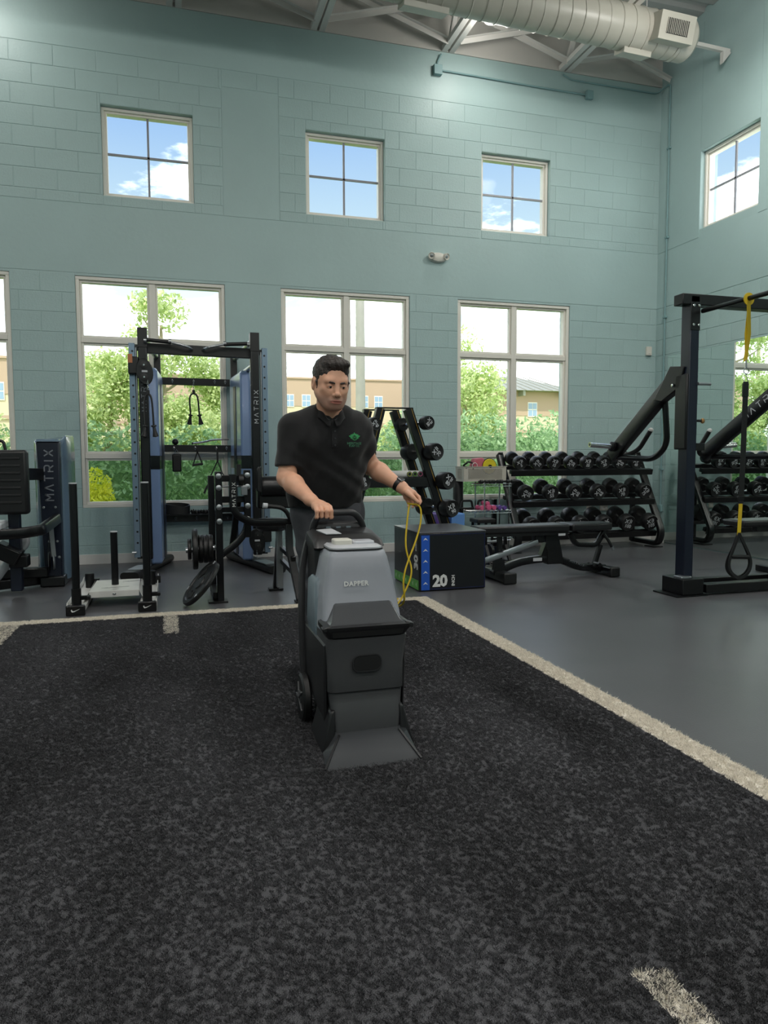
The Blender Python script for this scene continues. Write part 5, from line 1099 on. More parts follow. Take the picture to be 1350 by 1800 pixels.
wordmark(sm_, Vector((-1.003, 6.898, .98)) - Vector((-1.2, 7.0, Z0)), (0.008, 0, 1), (-1, 0, .008), .072, m='printdim', gap=.45, wr=.72, th=.15)
for x, z in ((-1.055, .70), (-.96, .70), (-.955, .55), (-.955, .40), (-1.02, .40), (-.945, .26)): obj('cover_screw', MB().lathe([(.011, 0), (.011, .004), (.001, .006)], (x, 6.899, z), (0, -1, 0), 10), 'steelgrey', sm_, world=True)
obj('base_block', MB().box((-1.0, 7.2, .05), (.20, .70, .09)), 'black', sm_, world=True, bevel=.01)
bpad = obj('back_pad', MB().box((-1.37, 6.34, .94), (.60, .10, .51)), 'pad', sm_, world=True, bevel=.025, seg=3)
for k in range(7): obj('rib', MB().box((-1.34, 6.288, .78 + k * .058), (.44, .008, .020)), 'pad', bpad, world=True, bevel=.004)
obj('grab_loop', MB().tube(fillet([(-1.40, 6.38, 1.19), (-1.38, 6.38, 1.26), (-1.25, 6.38, 1.27), (-1.235, 6.38, 1.18)], .03), .012, 8), 'rubber', sm_, world=True)
obj('pad_bracket', MB().beam((-1.2, 6.45, 1.0), (-1.06, 6.95, .99), .06, .10), 'black', sm_, world=True, bevel=.004)
obj('pad_post', MB().box((-1.21, 6.48, .45), (.085, .085, .80)), 'navy', sm_, world=True, bevel=.006)
obj('swing_arm', MB().flat(fillet([(-1.75, 6.20, .53), (-1.12, 6.20, .545), (-.98, 6.26, .56), (-.95, 6.90, .60)], .10, 6), .06, .085, r=.014), 'black2', sm_, world=True)
obj('seat_pad', MB().box((-1.42, 6.32, .60), (.34, .30, .07)), 'print', sm_, world=True, bevel=.02)
obj('seat_bracket', MB().box((-1.26, 6.42, .37), (.20, .20, .12), rot=(0, .5, 0)).box((-1.18, 6.45, .30), (.14, .14, .10)), 'black2', sm_, world=True, bevel=.012)
obj('curved_tube', MB().tube(fillet([(-1.17, 6.6, .52), (-1.15, 6.6, .42), (-1.25, 6.6, .33), (-1.42, 6.62, .10)], .06), .035, 12), 'print', sm_, world=True)
obj('low_rail', MB().beam((-1.9, 6.80, .135), (-1.03, 6.85, .14), .07, .085), 'black2', sm_, world=True, bevel=.01); obj('low_rail', MB().beam((-1.9, 6.45, .06), (-1.09, 6.95, .06), .08, .08), 'black2', sm_, world=True, bevel=.01)
for x, z, r in ((-1.01, .24, .085), (-.975, .23, .07)): obj('cam_pulley', MB().lathe([(.015, -.01), (r * .85, -.01), (r, -.006), (r * .93, 0), (r, .006), (r * .85, .01), (.015, .01)], (x, 6.80, z), (1, .15, 0), 28), 'steelgrey' if x > -1 else 'black2', sm_, world=True)
obj('tension_strut', MB().beam((-.985, 6.78, .55), (-.97, 6.78, .28), .018, .035), 'steelgrey', sm_, world=True)
obj('cable', MB().cyl((-1.02, 6.79, .25), (-1.0, 6.79, .46), .004, n=6), 'black', sm_, world=True)
# ================================================================== CARPET EXTRACTOR
cx = thing('carpet_extractor', 'grey and black upright carpet cleaning machine pushed by the man', 'cleaning machine', (.705, 2.85, Z0), 0)
M['cxdark'] = mat('charcoal_plastic', '4b4c4e', .42, bump=.15, bscale=500, bdist=.0005); M['cxlight'] = mat('light_grey_plastic', '8f939b', .42, bump=.15, bscale=500, bdist=.0005)
M['cxblack'] = mat('machine_black_plastic', '1b1b1d', .42); M['cxmid'] = mat('handle_plastic', '2c2c2e', .45); M['cxside'] = mat('side_tank_grey', '66747c', .4); M['cxlens'] = mat('smoked_lens', '3f4144', .25)
M['clearlid'] = bpy.data.materials.new('clear_lid'); M['clearlid'].use_nodes = True
_t = M['clearlid'].node_tree; _p = _t.nodes['Principled BSDF']; _p.inputs['Base Color'].default_value = (.86, .88, .93, 1); _p.inputs['Roughness'].default_value = .08; _p.inputs['Transmission Weight'].default_value = .4; _p.inputs['IOR'].default_value = 1.3
CX = .708
def rr(hw, yf, yb, z, r=.03, tilt=0.0, n=4):
    w = 2 * hw; d = yb - yf; return [(CX + a, (yf + yb) / 2 + b, z + tilt * (b / d)) for a, b in rrect(w, d, min(r, hw * .9), n)]
lower = [rr(.128, 2.625, 3.02, .03, .02), rr(.130, 2.615, 3.04, .07, .02), rr(.134, 2.612, 3.06, .13, .025), rr(.142, 2.625, 3.07, .19, .03), rr(.147, 2.632, 3.08, .228, .03), rr(.151, 2.628, 3.09, .236, .03), rr(.153, 2.628, 3.09, .33, .03), rr(.156, 2.612, 3.08, .405, .03), rr(.158, 2.600, 3.06, .445, .03)]
lb_ = obj('lower_body', MB().loft(lower), 'cxdark', cx, world=True, smooth=50)
obj('seam_line', MB().loft([rr(.1505, 2.6265, 3.0, .2305, .03), rr(.1508, 2.6262, 3.0, .2335, .03)]), 'cxblack', lb_, world=True)
hole = [(CX - .002 + a, b) for a, b in rrect(.104, .056, .022, 5)]
obj('grip_recess', MB().loft([[(x, 2.612, .343 + z) for x, z in hole], [(x, 2.64, .343 + z) for x, z in hole]]), 'hole_shade', lb_, world=True)
obj('recess_rim', MB().sweep([(x * 1.0, 2.614 , .343 + z) for x, z in [(CX - .002 + a, b) for a, b in rrect(.110, .062, .025, 5)]], [(.003 * math.cos(t_), .003 * math.sin(t_)) for t_ in [i * PI / 3 for i in range(6)]], closed=True), 'cxmid', lb_, world=True)
# flared vacuum shoe
sh = MB().loft([[(CX - .207, 2.440, .004), (CX + .162, 2.440, .004), (CX + .172, 2.60, .004), (CX - .183, 2.60, .004)], [(CX - .202, 2.447, .014), (CX + .157, 2.447, .014), (CX + .172, 2.61, .02), (CX - .178, 2.61, .02)], [(CX - .118, 2.598, .078), (CX + .115, 2.598, .078), (CX + .15, 2.64, .09), (CX - .15, 2.64, .09)]])
vs_ = obj('vacuum_shoe', sh, 'cxlens', cx, world=True, bevel=.003)
for s in (-1, 1):
    obj('shoe_rib', MB().beam((CX - .022 + s * .180, 2.449, .018), (CX + s * .118, 2.597, .080), .008, .006), 'cxblack', vs_, world=True)
    obj('side_skirt', MB().hexa([(CX + s * .13, 2.60, .012), (CX + s * .182, 2.60, .012), (CX + s * .178, 2.86, .012), (CX + s * .13, 2.86, .012), (CX + s * .128, 2.62, .17), (CX + s * .145, 2.62, .16), (CX + s * .148, 2.80, .19), (CX + s * .13, 2.80, .19)]), 'cxblack', cx, world=True, bevel=.006)
    obj('side_panel', MB().loft([[(CX + s * a, y, z) for y, z, a in q_] for q_ in ([(2.66, .10, .150), (3.08, .16, .150), (3.10, .42, .155), (2.64, .42, .155)], [(2.67, .11, .160), (3.06, .17, .158), (3.08, .41, .163), (2.65, .41, .163)])]), 'cxblack', cx, world=True, bevel=.004)
    w_ = obj('wheel', MB().lathe([(.05, -.018), (.092, -.018), (.102, -.010), (.102, .010), (.092, .018), (.05, .018)], (CX + s * .178, 3.0, .104), (1, 0, 0), 30), 'rubber', cx, world=True)
    obj('wheel_hub', MB().lathe([(.001, .022), (.03, .022), (.034, .018), (.072, .016), (.075, .008), (.075, -.008), (.001, -.01)], (CX + s * .178, 3.0, .104), (s, 0, 0), 24), 'cxmid', w_, world=True)
    for k in range(5):
        a = 2 * PI * k / 5; obj('spoke', MB().beam((CX + s * .198, 3.0, .104), (CX + s * .196, 3.0 + .068 * math.cos(a), .104 + .068 * math.sin(a)), .012, .006), 'cxdark', w_, world=True)
# dark collar / dirty-water dome
cl_ = obj('front_collar', MB().loft([rr(.150, 2.615, 2.75, .440, .02), rr(.168, 2.585, 2.75, .478, .02), rr(.168, 2.583, 2.75, .492, .02), rr(.155, 2.60, 2.75, .497, .02)]), 'cxblack', cx, world=True, smooth=40)
obj('recess_strip', MB().hexa([(CX - .138, 2.594, .452), (CX + .132, 2.594, .452), (CX + .135, 2.62, .452), (CX - .138, 2.62, .452), (CX - .142, 2.588, .474), (CX + .138, 2.588, .474), (CX + .138, 2.62, .474), (CX - .142, 2.62, .474)]), 'hole_shade', cl_, world=True)
obj('sloped_lens', MB().loft([[(CX - .150, 2.600, .494), (CX + .145, 2.600, .494), (CX + .142, 2.70, .494), (CX - .147, 2.70, .494)], [(CX - .138, 2.612, .506), (CX + .132, 2.612, .506), (CX + .135, 2.71, .50), (CX - .14, 2.71, .50)], [(CX - .112, 2.690, .553), (CX + .120, 2.690, .553), (CX + .125, 2.76, .553), (CX - .118, 2.76, .553)], [(CX - .108, 2.704, .562), (CX + .114, 2.704, .562), (CX + .12, 2.76, .562), (CX - .112, 2.76, .562)]]), 'cxlens', cx, world=True, bevel=.006)
for s in (-1, 1): obj('collar_latch', MB().box((CX + s * .160, 2.61, .487), (.035, .04, .018), rot=(0, s * .25, 0)), 'cxblack', cl_, world=True, bevel=.004)
# upper clean-water tank
up = [rr(.158, 2.665, 2.98, .455, .03), rr(.154, 2.690, 2.985, .52, .03), rr(.145, 2.715, 2.985, .60, .035), rr(.130, 2.728, 2.98, .68, .035), rr(.120, 2.738, 2.975, .73, .035), rr(.112, 2.748, 2.97, .752, .035), rr(.100, 2.765, 2.955, .762, .035)]
for r_ in up:
    for i, (x, y, z) in enumerate(r_): r_[i] = (x + (.004 if x > CX else 0), y, z)
tk = obj('upper_tank', MB().loft(up), 'cxlight', cx, world=True, smooth=50)
lettering('brand_print', 'DAPPER', .026, 'whiteprint', tk, Vector((CX - .018, 2.7135, .632)) - Vector((.705, 2.85, Z0)), (1, 0, 0), (0, .12, 1), bold=.0008, spacing=1.1)
ld = obj('tank_lid', MB().loft([rr(.108, 2.752, 2.955, .758, .04), rr(.108, 2.752, 2.955, .768, .04), rr(.095, 2.772, 2.94, .776, .035)]), 'clearlid', cx, world=True, smooth=50)
obj('lid_gasket', MB().loft([rr(.111, 2.749, 2.957, .7575, .04), rr(.111, 2.749, 2.957, .7625, .04)]), 'cxmid', ld, world=True)
obj('float_cap', MB().loft([[(CX - .045 + a, 2.84 + b, z) for a, b in rrect(.074, .07, .012)] for z in (.772, .796)]), M['white'], ld, world=True, bevel=.005)
obj('clear_window', MB().loft([[(CX + .042 + a, 2.845 + b, z) for a, b in rrect(.086, .075, .014)] for z in (.772, .788)]), 'clearlid', ld, world=True, bevel=.005)
# rear housing, side tank, frame, handle
hs = obj('rear_housing', MB().loft([rr(.140, 2.90, 3.10, .38, .02), rr(.140, 2.92, 3.10, .74, .02), rr(.150, 2.88, 3.10, .765, .02, .02), rr(.146, 2.90, 3.09, .79, .02, .03), rr(.12, 2.95, 3.09, .81, .02, .02)]), 'cxblack', cx, world=True, smooth=40)
obj('housing_label', MB().hexa([(CX - .085, 2.95, .803), (CX - .02, 2.95, .803), (CX - .045, 3.04, .816), (CX - .11, 3.04, .812), (CX - .085, 2.95, .806), (CX - .02, 2.95, .806), (CX - .045, 3.04, .820), (CX - .11, 3.04, .816)]), 'print', hs, world=True, smooth=0)
obj('side_tank', MB().loft([rr(.158, 2.80, 2.99, .40, .02), rr(.165, 2.80, 3.0, .46, .02), rr(.160, 2.82, 2.99, .62, .02), rr(.148, 2.84, 2.97, .638, .02)]), 'cxside', cx, world=True, smooth=45)
for s in (-1, 1):
    obj('frame_rail', MB().flat(fillet([(CX + s * .165, 3.07, .12), (CX + s * .172, 3.08, .45), (CX + s * .160, 3.11, .66), (CX + s * .125, 3.10, .80)], .08, 5), .028, .032, r=.008), 'cxmid', cx, world=True)
hp = [(CX - .118, 3.10, .795), (CX - .112, 3.085, .84), (CX - .088, 3.06, .886), (CX + .062, 3.06, .886), (CX + .100, 3.085, .845), (CX + .118, 3.10, .795)]
hd_ = obj('handle_loop', MB().tube(fillet(hp, .04, 5), .0145, 14), 'cxmid', cx, world=True)
obj('control_panel', MB().hexa([(CX - .118, 3.075, .79), (CX + .118, 3.075, .79), (CX + .118, 3.125, .79), (CX - .118, 3.125, .79), (CX - .095, 3.085, .838), (CX + .088, 3.085, .838), (CX + .088, 3.12, .845), (CX - .095, 3.12, .845)]), 'cxmid', hd_, world=True, bevel=.006)
for k in range(3): obj('switch', MB().box((CX - .05 + .045 * k, 3.076, .818), (.022, .008, .012), rot=(-.2, 0, 0)), 'cxside', hd_, world=True, bevel=.002)

# ================================================================== THE MAN
class Field:
    def __init__(s, xs, ys, zs):
        s.a = [np.asarray(q, np.float64) for q in (xs, ys, zs)]; s.F = np.full([len(q) for q in s.a], .25, np.float32)
    def put(s, fn, lo, hi, k=.01, op='u'):
        m = k + .03; sl = []
        for q, l, h in zip(s.a, lo, hi):
            i0 = max(0, np.searchsorted(q, l - m) - 1); i1 = min(len(q), np.searchsorted(q, h + m) + 1)
            if i1 <= i0: return s
            sl.append(slice(i0, i1))
        X, Y, Z = s.a[0][sl[0]][:, None, None], s.a[1][sl[1]][None, :, None], s.a[2][sl[2]][None, None, :]
        d = fn(X, Y, Z).astype(np.float32); f = s.F[tuple(sl)]
        if op == 'u': h = np.maximum(k - np.abs(f - d), 0) / k; r = np.minimum(f, d) - h * h * k * .25
        elif op == 'x': h = np.maximum(k - np.abs(f - d), 0) / k; r = np.maximum(f, d) + h * h * k * .25
        else: d = -d; h = np.maximum(k - np.abs(f - d), 0) / k; r = np.maximum(f, d) + h * h * k * .25
        s.F[tuple(sl)] = r; return s
    def cone(s, a, b, ra, rb, k=.02, op='u', squash=None):
        a = np.array(a, float); b = np.array(b, float); ba = b - a; L2 = (ba ** 2).sum() + 1e-12; R = max(ra, rb)
        c0 = (a + b) / 2
        def fn(X, Y, Z):
            if squash:
                n, q = np.array(squash[0], float), squash[1]; n /= np.linalg.norm(n); t0 = (X - c0[0]) * n[0] + (Y - c0[1]) * n[1] + (Z - c0[2]) * n[2]; e = t0 * (1 / q - 1)
                X = X + n[0] * e; Y = Y + n[1] * e; Z = Z + n[2] * e
            px, py, pz = X - a[0], Y - a[1], Z - a[2]; t = np.clip((px * ba[0] + py * ba[1] + pz * ba[2]) / L2, 0, 1)
            d = np.sqrt((px - t * ba[0]) ** 2 + (py - t * ba[1]) ** 2 + (pz - t * ba[2]) ** 2) - (ra + (rb - ra) * t)
            return d * (min(1, squash[1]) if squash else 1)
        return s.put(fn, np.minimum(a, b) - R, np.maximum(a, b) + R, k, op)
    def ell(s, c, r, k=.02, op='u', R=None):
        c = np.array(c, float); r = np.array(r, float); m = r.max()
        def fn(X, Y, Z):
            x, y, z = X - c[0], Y - c[1], Z - c[2]
            if R is not None: x, y, z = (R[0][0] * x + R[0][1] * y + R[0][2] * z), (R[1][0] * x + R[1][1] * y + R[1][2] * z), (R[2][0] * x + R[2][1] * y + R[2][2] * z)
            k0 = np.sqrt((x / r[0]) ** 2 + (y / r[1]) ** 2 + (z / r[2]) ** 2) + 1e-9; k1 = np.sqrt((x / r[0] ** 2) ** 2 + (y / r[1] ** 2) ** 2 + (z / r[2] ** 2) ** 2) + 1e-9
            return k0 * (k0 - 1) / k1
        return s.put(fn, c - m, c + m, k, op)
    def cut(s, p, n, k=.003, lo=None, hi=None):
        """remove the half space in front of the plane"""
        p = np.array(p, float); n = np.array(n, float); n /= np.linalg.norm(n)
        return s.put(lambda X, Y, Z: -((X - p[0]) * n[0] + (Y - p[1]) * n[1] + (Z - p[2]) * n[2]), lo if lo is not None else [q[0] for q in s.a], hi if hi is not None else [q[-1] for q in s.a], k, 's')
    def mesh(s, name):
        F = s.F; n = F.shape; S = F < 0
        c = np.zeros([q - 1 for q in n], np.uint8)
        for i in (0, 1):
            for j in (0, 1):
                for k in (0, 1): c += S[i:n[0] - 1 + i, j:n[1] - 1 + j, k:n[2] - 1 + k]
        I, J_, K = np.nonzero((c > 0) & (c < 8)); idx = np.full(c.shape, -1, np.int64); idx[I, J_, K] = np.arange(len(I))
        acc = np.zeros((len(I), 3)); cnt = np.zeros(len(I)); cor = {}
        def val(i, j, k):
            if (i, j, k) not in cor: cor[(i, j, k)] = (F[I + i, J_ + j, K + k].astype(float), np.stack([s.a[0][I + i], s.a[1][J_ + j], s.a[2][K + k]], 1))
            return cor[(i, j, k)]
        for a in range(8):
            ca = ((a >> 2) & 1, (a >> 1) & 1, a & 1)
            for ax in range(3):
                if ca[ax]: continue
                cb = list(ca); cb[ax] = 1; v0, p0 = val(*ca); v1, p1 = val(*cb); m = (v0 < 0) != (v1 < 0); t = np.where(m, v0 / np.where(m, v0 - v1, 1), 0)
                acc += (p0 + (p1 - p0) * t[:, None]) * m[:, None]; cnt += m
        P = acc / cnt[:, None]; Q = []
        for ax in range(3):
            sl0 = [slice(1, -1)] * 3; sl0[ax] = slice(0, -1); sl1 = list(sl0); sl1[ax] = slice(1, None)
            # edges along ax at interior positions of the other two axes
            A = S[tuple(slice(0, n[q] - 1) if q == ax else slice(1, n[q] - 1) for q in range(3))]; B = S[tuple(slice(1, n[q]) if q == ax else slice(1, n[q] - 1) for q in range(3))]
            e = np.nonzero(A != B); flip = A[e]; e = [q.copy() for q in e]; o = [q for q in range(3) if q != ax]
            base = [e[q] if q == ax else e[q] + 1 for q in range(3)]
            def cell(d1, d2): w = list(base); w[o[0]] = w[o[0]] - d1; w[o[1]] = w[o[1]] - d2; return idx[w[0], w[1], w[2]]
            q4 = np.stack([cell(1, 1), cell(0, 1), cell(0, 0), cell(1, 0)], 1); fl = flip if ax != 1 else ~flip; q4[~fl] = q4[~fl][:, ::-1]; Q.append(q4)
        Q = np.concatenate(Q); Q = Q[(Q >= 0).all(1)]
        me = bpy.data.meshes.new(name); me.vertices.add(len(P)); me.vertices.foreach_set('co', P.astype(np.float32).ravel()); me.loops.add(Q.size); me.loops.foreach_set('vertex_index', Q.ravel().astype(np.int32))
        me.polygons.add(len(Q)); me.polygons.foreach_set('loop_start', np.arange(0, Q.size, 4, dtype=np.int32)); me.update(calc_edges=True); me.validate()
        me.polygons.foreach_set('use_smooth', [True] * len(me.polygons)); return me
def axis_(lo, hi, h, fine=()):
    out = [lo]; x = lo
    while x < hi:
        st = h
        for a, b, f in fine:
            if a - h <= x <= b: st = min(st, f)
        x += st; out.append(x)
    return np.array(out)
man = thing('person', 'man in a black polo shirt leaning on the carpet machine and holding a yellow cord', 'person', (.74, 3.5, Z0))
M['skin'] = mat('skin', 'd8a387', .5, bump=.1, bscale=400, bdist=.0005, var=.06, vscale=30); M['skin'].node_tree.nodes['Principled BSDF'].inputs['Subsurface Weight'].default_value = .12; M['skin'].node_tree.nodes['Principled BSDF'].inputs['Subsurface Radius'].default_value = (.01, .004, .002)
M['stubble'] = mat('shaved_skin', '96705c', .55, bump=.15, bscale=600, bdist=.0005); M['lip'] = mat('lips', '99584e', .45); M['hair'] = mat('dark_brown_hair', '2a211c', .5, bump=.9, bscale=120, bdist=.006)
M['shirt'] = mat('black_polo_cotton', '07070a', .85, bump=.25, bscale=9, bdist=.02, sheen=.15); M['pants'] = mat('charcoal_trousers', '45464b', .85, bump=.4, bscale=14, bdist=.015); M['shoe'] = mat('black_shoe', '101012', .5)
HC = Vector((.731, 3.315, 1.470)); hf = Vector((.09, -.965, -.20)).normalized(); ha = Vector((.99, .09, -.03)); ha = (ha - hf * ha.dot(hf)).normalized(); hu = ha.cross(hf); hu = hu if hu.z > 0 else -hu
HS = .985
def H(x, y, z): return tuple(HC + (ha * x + hf * y + hu * z) * HS)
HR = [list(ha), list(hf), list(hu)]
body = Field(axis_(.42, 1.24, .0055, ((.655, .835, .0023), (.585, .675, .003), (1.09, 1.19, .003))), axis_(2.98, 3.92, .0055, ((3.20, 3.30, .0023), (3.02, 3.10, .003), (3.30, 3.42, .0035))), axis_(.0, 1.62, .006, ((1.345, 1.50, .0023), (1.5, 1.60, .004), (.83, .99, .003))))
b = body
# trunk and limbs under the clothes
b.cone((.735, 3.45, 1.22), (.745, 3.52, .92), .105, .105, .05, squash=((0, 1, 0), .72)).cone((.62, 3.43, 1.265), (.86, 3.43, 1.265), .05, .05, .05).cone((.67, 3.53, .86), (.83, 3.53, .86), .09, .09, .04)
SHR, ELR, WRR = (.566, 3.42, 1.262), (.528, 3.385, 1.03), (.598, 3.155, .938)
SHL, ELL, WRL = (.885, 3.43, 1.262), (.970, 3.525, 1.085), (1.088, 3.37, .978)
for S_, E_, W_, sq in ((SHR, ELR, WRR, 1), (SHL, ELL, WRL, 1)):
    S_, E_, W_ = map(np.array, (S_, E_, W_)); b.cone(S_, E_, .050, .043, .03); m_ = E_ * .68 + W_ * .32; b.cone(E_, m_, .043, .045, .02).cone(m_, W_, .045, .027, .02)
for hip, kn, an, toe in (((.675, 3.53, .84), (.682, 3.47, .47), (.70, 3.56, .09), (.69, 3.46, .03)), ((.835, 3.53, .84), (.83, 3.60, .47), (.815, 3.76, .10), (.82, 3.67, .03))):
    b.cone(hip, kn, .075, .052, .03).cone(kn, an, .052, .034, .02).cone(an, toe, .032, .028, .02)
# neck, chest opening
b.cone(H(0, -.022, -.06), (.738, 3.41, 1.315), .056, .062, .02).cone((.70, 3.40, 1.305), (.79, 3.40, 1.305), .045, .045, .03).ell((.740, 3.393, 1.292), (.055, .048, .05), .03)
# head
b.ell(H(0, -.018, .035), (.0755 * HS, .094 * HS, .088 * HS), .02, R=HR).ell(H(0, .022, -.012), (.0665 * HS, .070 * HS, .088 * HS), .03, R=HR).ell(H(0, .028, -.060), (.060, .058, .056), .03, R=HR)
b.cone(H(-.058, .0, -.045), H(-.026, .060, -.098), .019, .021, .03).cone(H(.058, .0, -.045), H(.026, .060, -.098), .018, .020, .03).ell(H(0, .068, -.103), (.025, .020, .017), .025, R=HR)
b.cone(H(-.040, .072, .012), H(.040, .072, .012), .013, .013, .018).cone(H(-.047, .058, -.028), H(-.030, .070, -.040), .014, .012, .02).cone(H(.047, .058, -.028), H(.030, .070, -.040), .014, .012, .02)
for s in (-1, 1): b.ell(H(s * .031, .094, -.010), (.0175, .014, .0115), .010, 's', R=HR)
b.cone(H(0, .084, .004), H(0, .1035, -.042), .0075, .0105, .014).ell(H(0, .1055, -.046), (.0115, .011, .010), .008, R=HR)
for s in (-1, 1):
    b.ell(H(s * .0125, .095, -.050), (.0078, .010, .0070), .006, R=HR).ell(H(s * .0065, .098, -.0575), (.0038, .006, .0034), .003, 's', R=HR)
    b.ell(H(s * .031, .0765, -.010), (.0150, .0140, .0125), .005, R=HR).ell(H(s * .031, .093, -.0130), (.0135, .011, .0030), .002, 's', R=HR)
b.ell(H(0, .084, -.076), (.030, .014, .019), .015, R=HR).ell(H(0, .0935, -.0745), (.027, .0072, .0045), .004, R=HR).ell(H(0, .0925, -.0845), (.022, .0078, .0055), .005, R=HR).ell(H(0, .102, -.0795), (.027, .0090, .0014), .002, 's', R=HR)
for s in (-1, 1):
    b.ell(H(s * .083, -.012, -.010), (.0095, .018, .032), .006, R=HR).cone(H(s * .076, -.004, -.03), H(s * .073, -.0, .01), .008, .008, .006).ell(H(s * .0925, -.006, -.006), (.006, .009, .017), .004, 's', R=HR)
# right fist closed round the handle bar (bar runs along x at y 3.06, z .888)
b.ell((.628, 3.082, .908), (.040, .030, .020), .015).cone(WRR, (.625, 3.095, .915), .027, .026, .02, squash=((0, .2, 1), .8))
for i, dx in enumerate((-.032, -.011, .011, .031)):
    x = .632 + dx; o = (-.002, .002, .0, -.004)[i]; r_ = (.0088, .0095, .0098, .0090)[i]
    kx = (x, 3.062 + o * .3, .9135 + o); b.cone((x * .9 + .0628, 3.09, .915), kx, .011, .0105, .008); b.cone(kx, (x + .001, 3.0345, .895), .0105, r_, .0035); b.cone((x + .001, 3.0345, .895), (x + .002, 3.038, .872 + o), r_, r_ * .92, .0035); b.cone((x + .002, 3.038, .872 + o), (x + .002, 3.060, .867 + o), r_ * .92, r_ * .8, .003)
b.cone((.645, 3.10, .900), (.668, 3.085, .880), .012, .011, .008).cone((.668, 3.085, .880), (.672, 3.062, .868), .011, .009, .004)
# left hand, palm down-inward, pinching the cord
kL = np.array((1.122, 3.335, .945)); b.cone(WRL, kL, .026, .022, .02, squash=((.25, .75, -.2), .75)).ell((1.112, 3.345, .952), (.028, .022, .026), .012)
fing = [((1.139, 3.330, .952), (1.160, 3.318, .930), (1.163, 3.306, .910), (1.156, 3.300, .899), .0092), ((1.130, 3.338, .938), (1.150, 3.330, .916), (1.152, 3.318, .899), (1.146, 3.310, .890), .0095), ((1.118, 3.345, .930), (1.134, 3.340, .908), (1.136, 3.328, .890), (1.129, 3.320, .883), .0090), ((1.104, 3.352, .928), (1.115, 3.350, .907), (1.117, 3.340, .892), (1.111, 3.333, .886), .0080)]
for a_, c_, d_, e_, r_ in fing: b.cone(kL, a_, .014, .0115, .010).cone(a_, c_, r_ * 1.12, r_, .0035).cone(c_, d_, r_, r_ * .92, .003).cone(d_, e_, r_ * .92, r_ * .8, .003)
b.cone((1.098, 3.325, .955), (1.124, 3.303, .930), .014, .0115, .010).cone((1.124, 3.303, .930), (1.146, 3.291, .908), .0115, .0085, .004)
bm_ = body.mesh('body'); bm_.transform(Matrix.Translation((-.74, -3.5, -Z0)))
bm_.materials.append(M['skin'])
cen = np.empty(len(bm_.polygons) * 3); bm_.polygons.foreach_get('center', cen); cen = cen.reshape(-1, 3) + np.array((.74, 3.5, Z0)) - np.array(HC)
hx, hy, hz = cen @ np.array(ha) / HS, cen @ np.array(hf) / HS, cen @ np.array(hu) / HS
vc = np.empty(len(bm_.vertices) * 3); bm_.vertices.foreach_get('co', vc); vc = vc.reshape(-1, 3) + np.array((.74, 3.5, Z0)) - np.array(HC)
hx, hy, hz = vc @ np.array(ha) / HS, vc @ np.array(hf) / HS, vc @ np.array(hu) / HS
sst = lambda a, b_, x: (lambda t: t * t * (3 - 2 * t))(np.clip((x - a) / (b_ - a), 0, 1))
stb = sst(-.040, -.075, hz) * sst(-.150, -.120, hz) * sst(-.01, .03, hy); stb *= .9
at_ = bm_.attributes.new('stubble', 'FLOAT', 'POINT'); at_.data.foreach_set('value', stb.astype(np.float32))
lp = sst(1.25, .8, np.sqrt((hx / .0270) ** 2 + ((hz + .0795) / .0100) ** 2)) * (hy > .07)
at_ = bm_.attributes.new('lips', 'FLOAT', 'POINT'); at_.data.foreach_set('value', lp.astype(np.float32))
_t = M['skin'].node_tree; _b = _t.nodes['Principled BSDF']; _src = _b.inputs['Base Color'].links[0].from_socket
for nm_, c_ in (('stubble', 'a58070'), ('lips', 'a8695c')):
    an = N(_t, 'ShaderNodeAttribute', attribute_name=nm_); mxn = N(_t, 'ShaderNodeMix', data_type='RGBA'); L(_t, an.outputs['Fac'], mxn.inputs[0]); L(_t, _src, mxn.inputs[6]); mxn.inputs[7].default_value = lin(c_); _src = mxn.outputs[2]
L(_t, _src, _b.inputs['Base Color'])
bo = bpy.data.objects.new('body', bm_); COL.objects.link(bo); bo.parent = man
# hair
hr = Field(axis_(.63, .86, .003), axis_(3.17, 3.47, .003), axis_(1.38, 1.63, .003))
hr.ell(H(0, -.022, .038), (.0825, .102, .0885), .01, R=HR).ell(H(.008, .040, .088), (.060, .044, .030), .02, R=HR).cone(H(-.077, .012, .0), H(-.074, .018, -.028), .008, .005, .01).cone(H(.077, .012, .0), H(.074, .018, -.028), .008, .005, .01)
hr.ell(H(-.020, .128, -.028), (.062, .085, .112), .006, 's', R=HR).ell(H(.020, .128, -.028), (.062, .085, .112), .006, 's', R=HR).cut(H(0, 0, -.035), tuple(-hu), .01)
hr.put(lambda X, Y, Z: np.maximum(-((X - HC[0]) * hf[0] + (Y - HC[1]) * hf[1] + (Z - HC[2]) * hf[2] + .02), ((X - HC[0]) * hu[0] + (Y - HC[1]) * hu[1] + (Z - HC[2]) * hu[2] + .008)), (.6, 3.1, 1.3), (.9, 3.5, 1.7), .008, 's') if False else None
for s in (-1, 1): hr.ell(H(s * .088, .0, -.028), (.014, .030, .030), .004, 's', R=HR).ell(H(s * .07, .058, -.01), (.02, .034, .034), .005, 's', R=HR)
X, Y, Z = hr.a[0][:, None, None], hr.a[1][None, :, None], hr.a[2][None, None, :]
hr.F += (.0010 * np.sin(X * 330 + Z * 120 + 3 * np.sin(Y * 60)) + .0012 * np.sin(X * 150 - Y * 130 + Z * 80)).astype(np.float32)
hm = hr.mesh('hair'); hm.transform(Matrix.Translation((-.74, -3.5, -Z0))); hm.materials.append(M['hair']); ho = bpy.data.objects.new('hair', hm); COL.objects.link(ho); ho.parent = man
def lead(mb, nm, m_, par, **k): return obj(nm, mb, m_, par, world=True, **k)
